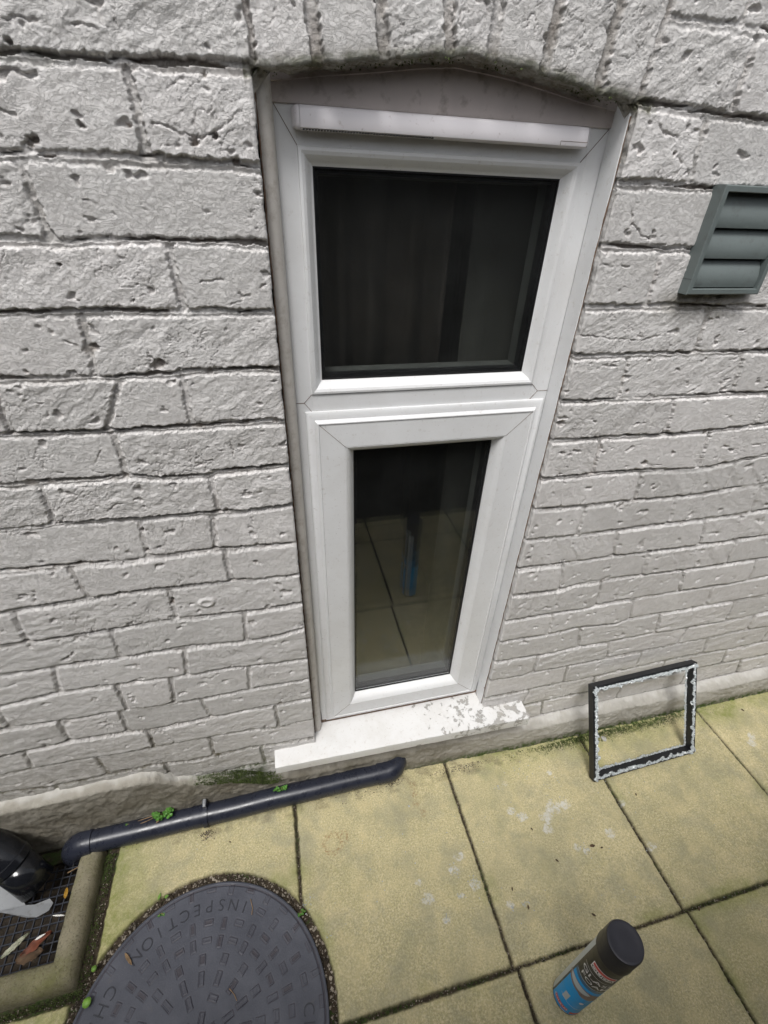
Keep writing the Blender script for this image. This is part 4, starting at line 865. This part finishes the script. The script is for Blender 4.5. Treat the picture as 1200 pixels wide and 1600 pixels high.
for s_ in range(4):
    Ls = GW if s_ in (0, 2) else GH
    for yy, wid, cnt in ((-.0012, .0125, 2300), (GD+.0008, .016, 1700)):
        for i in range(int(cnt*Ls)):
            t_ = rn.random(); prof = .5+.5*mn.noise(Vector((t_*Ls*60, s_*9, yy*100)))+.55*(s_ == 2 and yy > 0)*max(0, mn.noise(Vector((t_*14, 2, 0)))+.3)
            d_ = rn.uniform(.0065, .0070+wid*min(1.3, prof*prof*2.2)) if yy < 0 else rn.uniform(GB-.003, GB+.001+.009*min(1.6, prof*prof*1.5)); x, z = side_pt(s_, t_, d_)
            if not (0 <= x <= GW and 0 <= z <= GH): continue
            b.pebble(LF((x, yy+rn.uniform(-.0012,.0008), z)), rn.choice([.0011,.0014,.0018,.0024,.0032]))
b.build('glass_fragments', M_CRUMB, lg)['kind'] = 'stuff'
# ---------------------------------------------------------------- spray can
KX, KY, KR, KH = .6558, -.5587, .0298, .3840
cn = empty('spray_can', (KX, KY, 0), 'tall blue and black spray can with a black cap standing on the paving', 'spray can')
SH = .325
b = MB().lathe([(0,.001),(KR-.004,.001),(KR-.0015,.0005),(KR,.003),(KR,.007)], (KX,KY,0), 64); b.build('base_rim', M_GASKET, cn, True)
# printed body, colour zones as strips with their own material
zones = [(.0065,.175,1),(.175,.232,2),(.232,SH,0)]
A_S0, A_S1 = math.radians(106), math.radians(147)      # bare metal seam strip
b = MB(); NS = 96
lev = [.0065,.02,.05,.08,.11,.14,.165,.175,.19,.215,.252,.27,.29,SH-.004,SH]
for i in range(len(lev)-1):
    for j in range(NS):
        a0_ = 2*math.pi*j/NS; a1_ = 2*math.pi*(j+1)/NS; am = (a0_+a1_)/2; zc_ = (lev[i]+lev[i+1])/2
        # the curved boundary of blue on dark blue
        mi = 0 if zc_ > .252 else (2 if zc_ > .175+.018*math.cos(am-math.radians(215)) else 1)
        if A_S0 < am < A_S1: mi = 3
        if A_S1 <= am < A_S1+.10: mi = 4
        b.add([(KX+KR*math.cos(a0_),KY+KR*math.sin(a0_),lev[i]),(KX+KR*math.cos(a1_),KY+KR*math.sin(a1_),lev[i]),(KX+KR*math.cos(a1_),KY+KR*math.sin(a1_),lev[i+1]),(KX+KR*math.cos(a0_),KY+KR*math.sin(a0_),lev[i+1])], [(0,1,2,3)], mi)
b.build('body', None, cn, True, [M_CANB, M_BLUE, M_DBLUE, M_SILV, M_CANB])
b = MB().lathe([(KR,SH),(KR+.0012,SH+.0005),(KR+.0015,SH+.004),(KR+.0008,SH+.006),(KR+.0006,KH-.005),(KR-.0008,KH-.0015),(KR-.004,KH-.0006),(KR-.006,KH-.0012),(.012,KH-.0010),(0.0001,KH-.0010)], (KX,KY,0), 72)
autosmooth(b.build('cap', M_CAP, cn), 40)
LM = [M_CANB, M_BLUE, M_RED, M_WPRINT, M_SILV, M_CARP]
lab = MB(); AC = math.radians(218)
def wrap(v, zc, lift, ac=AC, slope=0.0):
    o = []
    for x, y, z in v:
        a_ = ac+x/KR; r_ = KR+lift+z; o.append((KX+r_*math.cos(a_), KY+r_*math.sin(a_), zc+y+slope*x))
    return o
def panel(x0, x1, z0, z1, zc, mi, lift=.0002, ac=AC, slope=0.0, rnd=False):
    N_ = 14; v = []
    for i in range(N_+1):
        x = x0+(x1-x0)*i/N_; t_ = abs(2*i/N_-1); sc = math.sqrt(max(0, 1-t_**2)) if rnd else 1
        zm = (z0+z1)/2; v += [(x, zm+(z0-zm)*sc, 0), (x, zm+(z1-zm)*sc, 0)]
    lab.add(wrap(v, zc, lift, ac, slope), [(2*i, 2*i+2, 2*i+3, 2*i+1) for i in range(N_)], mi)
def ltext(s, size, zc, mi, lift=.0004, ac=AC, xo=0.0, slope=0.0):
    v, f = text_verts(s, size, .0, .0002); lab.add(wrap([(x*1.05+xo, y, 0) for x, y, z in v], zc, lift, ac, slope), f, mi)
# black headline band, thin white arcs
panel(-.034,.036,-.026,.026,.2310,0,.00015)
panel(-.030,.030,-.0006,.0006,.2585,3,.0003); panel(-.030,.034,-.0006,.0006,.2055,3,.0003)
ltext('GLASS', .0200, .2425, 3); ltext('FOAM', .0180, .2215, 3, xo=.002)
lab.build('product_name', None, cn, False, LM); lab = MB()
panel(-.0205,.0215,-.0125,.0125,.2850,3,.0003); panel(-.019,.020,.0015,.0105,.2850,2,.0004); ltext('SOUDAL', .0125, .2795, 0, .0005)
lab.build('brand_logo', None, cn, False, LM); lab = MB()
# vehicle picture, cloth, bottom logos
panel(-.040,.030,-.018,.016,.162,5,.0003,rnd=True); panel(-.034,.012,-.010,.012,.164,4,.00045,rnd=True); panel(-.005,.036,-.014,.004,.150,5,.0006,rnd=True)
lab.build('picture', None, cn, False, LM); lab = MB()
panel(-.018,-.008,-.024,.010,.094,4,.0004,slope=.5); panel(-.022,.024,-.0006,.0006,.062,3,.0005,slope=-.25); panel(.008,.016,-.006,.006,.104,3,.0006,rnd=True)
lab.build('lower_picture', None, cn, False, LM); lab = MB()
panel(-.026,.004,-.007,.007,.026,2,.0004); ltext('SOUDAL', .0085, .026, 3, .0006, xo=-.011); panel(.010,.030,-.006,.006,.020,2,.0004)
ltext('400ml', .006, .0105, 3, .0006, xo=.0)
lab.build('lower_logo', None, cn, False, LM)
# ---------------------------------------------------------------- weeds
def clover(name, c_, n_, spread, sz, label, mat=M_LEAF, group=None, h=.018):
    root = empty(name, c_, label, 'plant', group); b = MB(); st = MB(); rn = random.Random(int(abs(c_[0])*1e4)+n_)
    for i in range(n_):
        a_ = rn.random()*6.28; r_ = spread*math.sqrt(rn.random()); p = Vector(c_)+Vector((r_*math.cos(a_)*1.5, r_*math.sin(a_)*.7-.004, h*rn.uniform(.3, 1.1)))
        st.tube([Vector(c_)+Vector((r_*.3*math.cos(a_), 0, 0)), (Vector(c_)+p)/2+Vector((0,0,.004)), p], .0005, 5)
        a0_ = rn.random()*6.28; tl__ = Vector((rn.uniform(-.3,.3), rn.uniform(-.6,.0), 0)); s_ = sz*rn.uniform(.7, 1.15)
        for q in range(3):
            aa = a0_+q*2.094; ld = []
            for w in range(12):
                th_ = 2*math.pi*w/12; rr_ = s_*(.5-.12*math.cos(th_)**6*(math.cos(th_) > 0)); lx, ly = s_*.52+rr_*math.cos(th_), rr_*.95*math.sin(th_)
                x = lx*math.cos(aa)-ly*math.sin(aa); y = lx*math.sin(aa)+ly*math.cos(aa); ld.append(p+Vector((x, y, tl__.x*x+tl__.y*y+.15*abs(ly))))
            cc_ = p+Vector((s_*.5*math.cos(aa), s_*.5*math.sin(aa), -.0006)); k_ = len(ld); b.add([cc_]+ld, [(0, 1+w, 1+(w+1) % k_) for w in range(k_)])
    b.build('leaves', mat, root); st.build('stems', M_STEM, root)
clover('clover', (-.214,-.030,.058), 15, .016, .0085, 'bright green clover clump growing between wall and waste pipe left of the clip')
clover('clover', (.083,-.034,.056), 9, .011, .0062, 'small clover sprig on the waste pipe under the sill corner', h=.02)
clover('clover', (-.292,-.036,.050), 4, .010, .0045, 'tiny clover seedling behind the waste pipe near its left end', h=.008)
clover('weed', (.112,-.290,-.004), 5, .007, .0050, 'small weed in the gap at the top right of the round cover', h=.008)
clover('weed', (-.207,-.222,-.004), 4, .006, .0045, 'small weed in the gap at the top left of the round cover', h=.007)
clover('weed', (.575,-.115,-.004), 2, .003, .0030, 'tiny weed in the paving joint below the pipe elbow', h=.005)
clover('weed', (.152,-.560,-.004), 5, .008, .0045, 'weed tuft in the grit right of the round cover at the bottom edge', h=.010)
def roundleaf(c_, r_, label):
    b = MB(); ld = [(c_[0]+r_*math.cos(t_)*(1-.12*(abs(t_-3.1) < .4)), c_[1]+r_*math.sin(t_), c_[2]+.0015*math.cos(2*t_)) for t_ in np.linspace(0, 6.283, 19)[:-1]]
    b.add([(c_[0], c_[1], c_[2]+.0015)]+ld+[(x, y, z-.0006) for x, y, z in ld], [(0, 1+w, 1+(w+1) % 18) for w in range(18)]+[(1+w, 19+w, 19+(w+1) % 18, 1+(w+1) % 18) for w in range(18)])
    return tag(b.build('round_leaf', M_LEAF2, None, True), label, 'leaf')
roundleaf((-.329,-.345,.010), .0085, 'large round green leaf by the outer corner of the gully kerb')
roundleaf((-.330,-.292,.006), .0055, 'small round green leaf between the kerb and the paving slab point')
leafmesh('green_leaf', (-.2145,-.190,.002), .014, .006, math.radians(75), M_LEAF2, 'green leaf scrap on the slab beside the round cover', 'leaf')
leafmesh('green_leaf', (-.198,-.194,.002), .009, .007, math.radians(20), M_LEAF2, 'small green leaf scrap right of the other on the slab', 'leaf')
b = MB(); b.tube([(-.30,-.034,.052),(-.26,-.031,.057),(-.232,-.030,.061)], .0009, 6); b.tube([(-.285,-.042,.055),(-.255,-.040,.060),(-.228,-.033,.062)], .0008, 6)
tag(b.build('dry_stem', M_STEM), 'dry brown runner stem lying behind the waste pipe beside the clover', 'stem')
leafmesh('dead_leaf', (-.226,-.045,.062), .014, .006, math.radians(60), M_STEM, 'pale dry leaf on top of the waste pipe by the clover', 'leaf')
b = MB(); b.tube([(-.437,-.095,.010),(-.41,-.088,.014),(-.395,-.084,.018)], .0011, 6); tag(b.build('twig', M_STEM), 'reddish twig crossing the gully below the waste pipe elbow', 'twig')
b = MB(); b.tube([(-.003,-.243,.003),(.002,-.262,.004),(.000,-.274,.004)], .0008, 6); tag(b.build('twig', M_STEM), 'thin pale twig lying over the lettering at the top of the cover', 'twig')
b = MB(); b.tube([(-.046,-.388,.004),(-.035,-.400,.004),(-.030,-.410,.003)], .0008, 6); tag(b.build('twig', M_STEM), 'thin pale twig near the middle of the round cover', 'twig')
leafmesh('dead_leaf', (-.262,-.292,.004), .030, .007, math.radians(-52), M_STEM, 'pale pointed seed husk on the left rim of the cover', 'leaf', .3)
DEB = [(.623,-.364,.010,'left of the paving joint above the spray can'),(.645,-.405,.012,'on the slab just above the spray can'),(.874,-.326,.018,'beside the white marks right of the middle slab'),(.896,-.335,.009,'right of the white marks on the middle slab'),(1.619,-.085,.012,'on the slab behind the leaning glazing frame'),(1.075,-.240,.009,'in front of the leaning glazing frame'),(.792,-.453,.013,'near the slab edge right of the spray cap'),(.764,-.335,.011,'at the left side of the middle right slab'),(.735,-.255,.009,'near the pale marks on the middle right slab'),(-.055,-.11,.008,'below the waste pipe right of the clip'),(1.05,-.50,.010,'on the slab at the right')]
for (a, b_, s_, w) in DEB:
    leafmesh('leaf_scrap', (a, b_, .002), s_*.75, s_*.4, a*7, M_DARKLEAF, 'tiny brown leaf scrap '+w, 'leaf scrap', .5)
# glass crumbs scattered over the slabs
b = MB(); rn = random.Random(11)
for (a, b_, r_, n_) in [(.640,-.398,.006,16),(.606,-.399,.008,12),(.444,-.384,.008,14),(.413,-.330,.010,18),(.494,-.348,.008,10),(.537,-.325,.013,22),(.497,-.296,.012,16),(.720,-.215,.012,14),(.855,-.326,.012,16),(.69,-.135,.010,12),(.78,-.10,.03,14),(.84,-.16,.04,16),(.427,-.128,.006,5),(1.30,-.20,.04,10),(1.1,-.15,.12,22),(.9,-.30,.2,30),(.5,-.25,.2,26),(1.2,-.5,.2,14),(.3,-.25,.12,10),(.13,-.28,.012,22),(.165,-.35,.008,6),(-.12,-.10,.05,6)]:
    for i in range(n_):
        q = rn.gauss(0, .6)*r_, rn.gauss(0, .6)*r_; x, y = a+q[0], b_+q[1]
        if y > -.06: continue
        b.pebble((x, y, .0010), rn.uniform(.0007, .0018))
tag(b.build('glass_crumbs', M_CRUMB), 'scattered crumbs of broken glass on the yellow slabs', 'glass crumbs', None, 'stuff')
# grit in the cover gap and the joints
b = MB(); rn = random.Random(5)
for i in range(2600):
    a_ = rn.uniform(-.5, 3.6); r_ = rn.uniform(.2625, .2805); x, y = CX+r_*math.cos(a_), CY+r_*math.sin(a_)
    z = -.0105+rn.uniform(0, .003); b.pebble((x, y, z), rn.choice([.0008,.0012,.0016,.0022,.003]) if rn.random() < .97 else .0042, 0 if rn.random() < .25 else 1)
def jline(x0, y0, x1, y1, n_, w=.003):
    for i in range(n_):
        t_ = rn.random(); b.pebble((x0+(x1-x0)*t_+rn.uniform(-w, w), y0+(y1-y0)*t_+rn.uniform(-w, w), -.009+rn.uniform(0, .003)), rn.uniform(.0007, .0018), 0 if rn.random() < .2 else 1)
for i in range(0, 5): jline(JX+.45*i, -.05, JX+.45*i, JY, 320)
for i in range(-1, 3): jline(.5739+.45*i, JY, .5739+.45*i, -.9, 320)
jline(.12, JY, 1.8, JY, 1300); jline(-.345,-.07,-.345,-.33, 500, .008); jline(-.50,-.329,-.36,-.329, 300, .006)
for (a, b_, r_, n_) in [(-.115,-.080,.018,130),(.40,-.055,.03,120),(.6,-.06,.1,200),(.30,-.07,.08,60),(1.2,-.062,.3,500),(-.30,-.055,.06,90)]:
    for i in range(n_): b.pebble((a+rn.gauss(0, .5)*r_, min(-.052, b_+rn.gauss(0, .35)*min(r_, .02)), .0012), rn.uniform(.0006, .0016), 1 if rn.random() < .8 else 0)
tag(b.build('grit', None, None, False, [M_GRIT, M_GRITD]), 'dark grit and crumbs filling the paving joints and the gap round the cover', 'grit', None, 'stuff')
# moss tufts
b = MB(); rn = random.Random(9)
def tuft(p, s_, nrm=(0,0,1)):
    for i in range(5):
        a_ = rn.random()*6.28; d_ = Vector((math.cos(a_), math.sin(a_), 0)); o = Vector(p)+d_*s_*.4*rn.random(); w = Vector((-d_.y, d_.x, 0))*s_*.28
        t_ = o+Vector(nrm)*s_*rn.uniform(.6, 1.3)+d_*s_*.5; b.add([o-w, o+w, t_+w*.4, t_-w*.4], [(0,1,2,3)])
for i in range(1500):
    x = rn.triangular(-.13, .095, .04); zt = float(np.interp(x, [q[0] for q in PT], [q[1] for q in PT])); u = rn.random()**1.5
    tuft((x, -.022*(1-u)-.002, zt-.004+.022*u*sst(-.14,-.02,x)), rn.uniform(.0015, .0035), (0,-.5,.8))
for i in range(1400):
    x = rn.triangular(.72, 1.45, 1.08); tuft((x, -.050-abs(rn.gauss(0, .012)), .0005), rn.uniform(.0012, .003))
for i in range(700):
    t_ = rn.random(); x = .2+t_*1.4
    if gnoise(np.array([x*9.]), np.array([2.]), 4)[0] > .0: tuft((x, JY+rn.uniform(-.004, .004), -.008), rn.uniform(.0015, .0035))
for i in range(500): tuft((-.347+rn.uniform(-.012,.008), rn.uniform(-.33,-.07), -.004), rn.uniform(.0015, .003))
for i in range(300): tuft((rn.uniform(-.50,-.345), -.327+rn.uniform(-.008,.006), -.003), rn.uniform(.0015, .003))
for i in range(180):
    x = rn.uniform(.19, .68); za = float(np.interp(x, [q[0] for q in ARCH], [q[1] for q in ARCH])); 
    if gnoise(np.array([x*14.]), np.array([9.]), 8)[0] > -.05: tuft((x, rn.uniform(.0, .035), za-.0005), rn.uniform(.001, .0028), (0,-.2,-.7))
tag(b.build('moss', M_MOSS), 'patches of green moss along the plinth, the paving joints and the arch', 'moss', None, 'stuff')
# stone chip on the moss line behind the leaning frame
b = MB(); b.pebble((1.085,-.072,.004), .009, flat=.5); tag(b.build('pebble', simple('pale_pebble', (.42,.41,.38), .8, .1)), 'pale grey pebble on the moss inside the leaning glazing frame', 'pebble')
# ---------------------------------------------------------------- dark fence across the passage, seen in the glass
fr = empty('fence', (.5,-1.11,0), 'black stained board fence across the passage, mirrored in the window glass', 'fence')
b = MB()
for i in range(40):
    x = -2.5+i*.15; b.box((x,-1.12,-.03),(x+.143,-1.102,1.72),.002)
b.box((-2.55,-1.1235,-.03),(3.5,-1.1205,1.70)); b.build('boards', M_FENCE, fr)
for x in (-2.0,-.2,1.6,3.2): MB().box((x,-1.22,-.03),(x+.09,-1.122,1.75),.004).build('post', M_FENCE, fr)
for z in (.35,1.5): MB().box((-2.5,-1.16,z),(3.5,-1.121,z+.07),.003).build('rail', M_FENCE, fr)
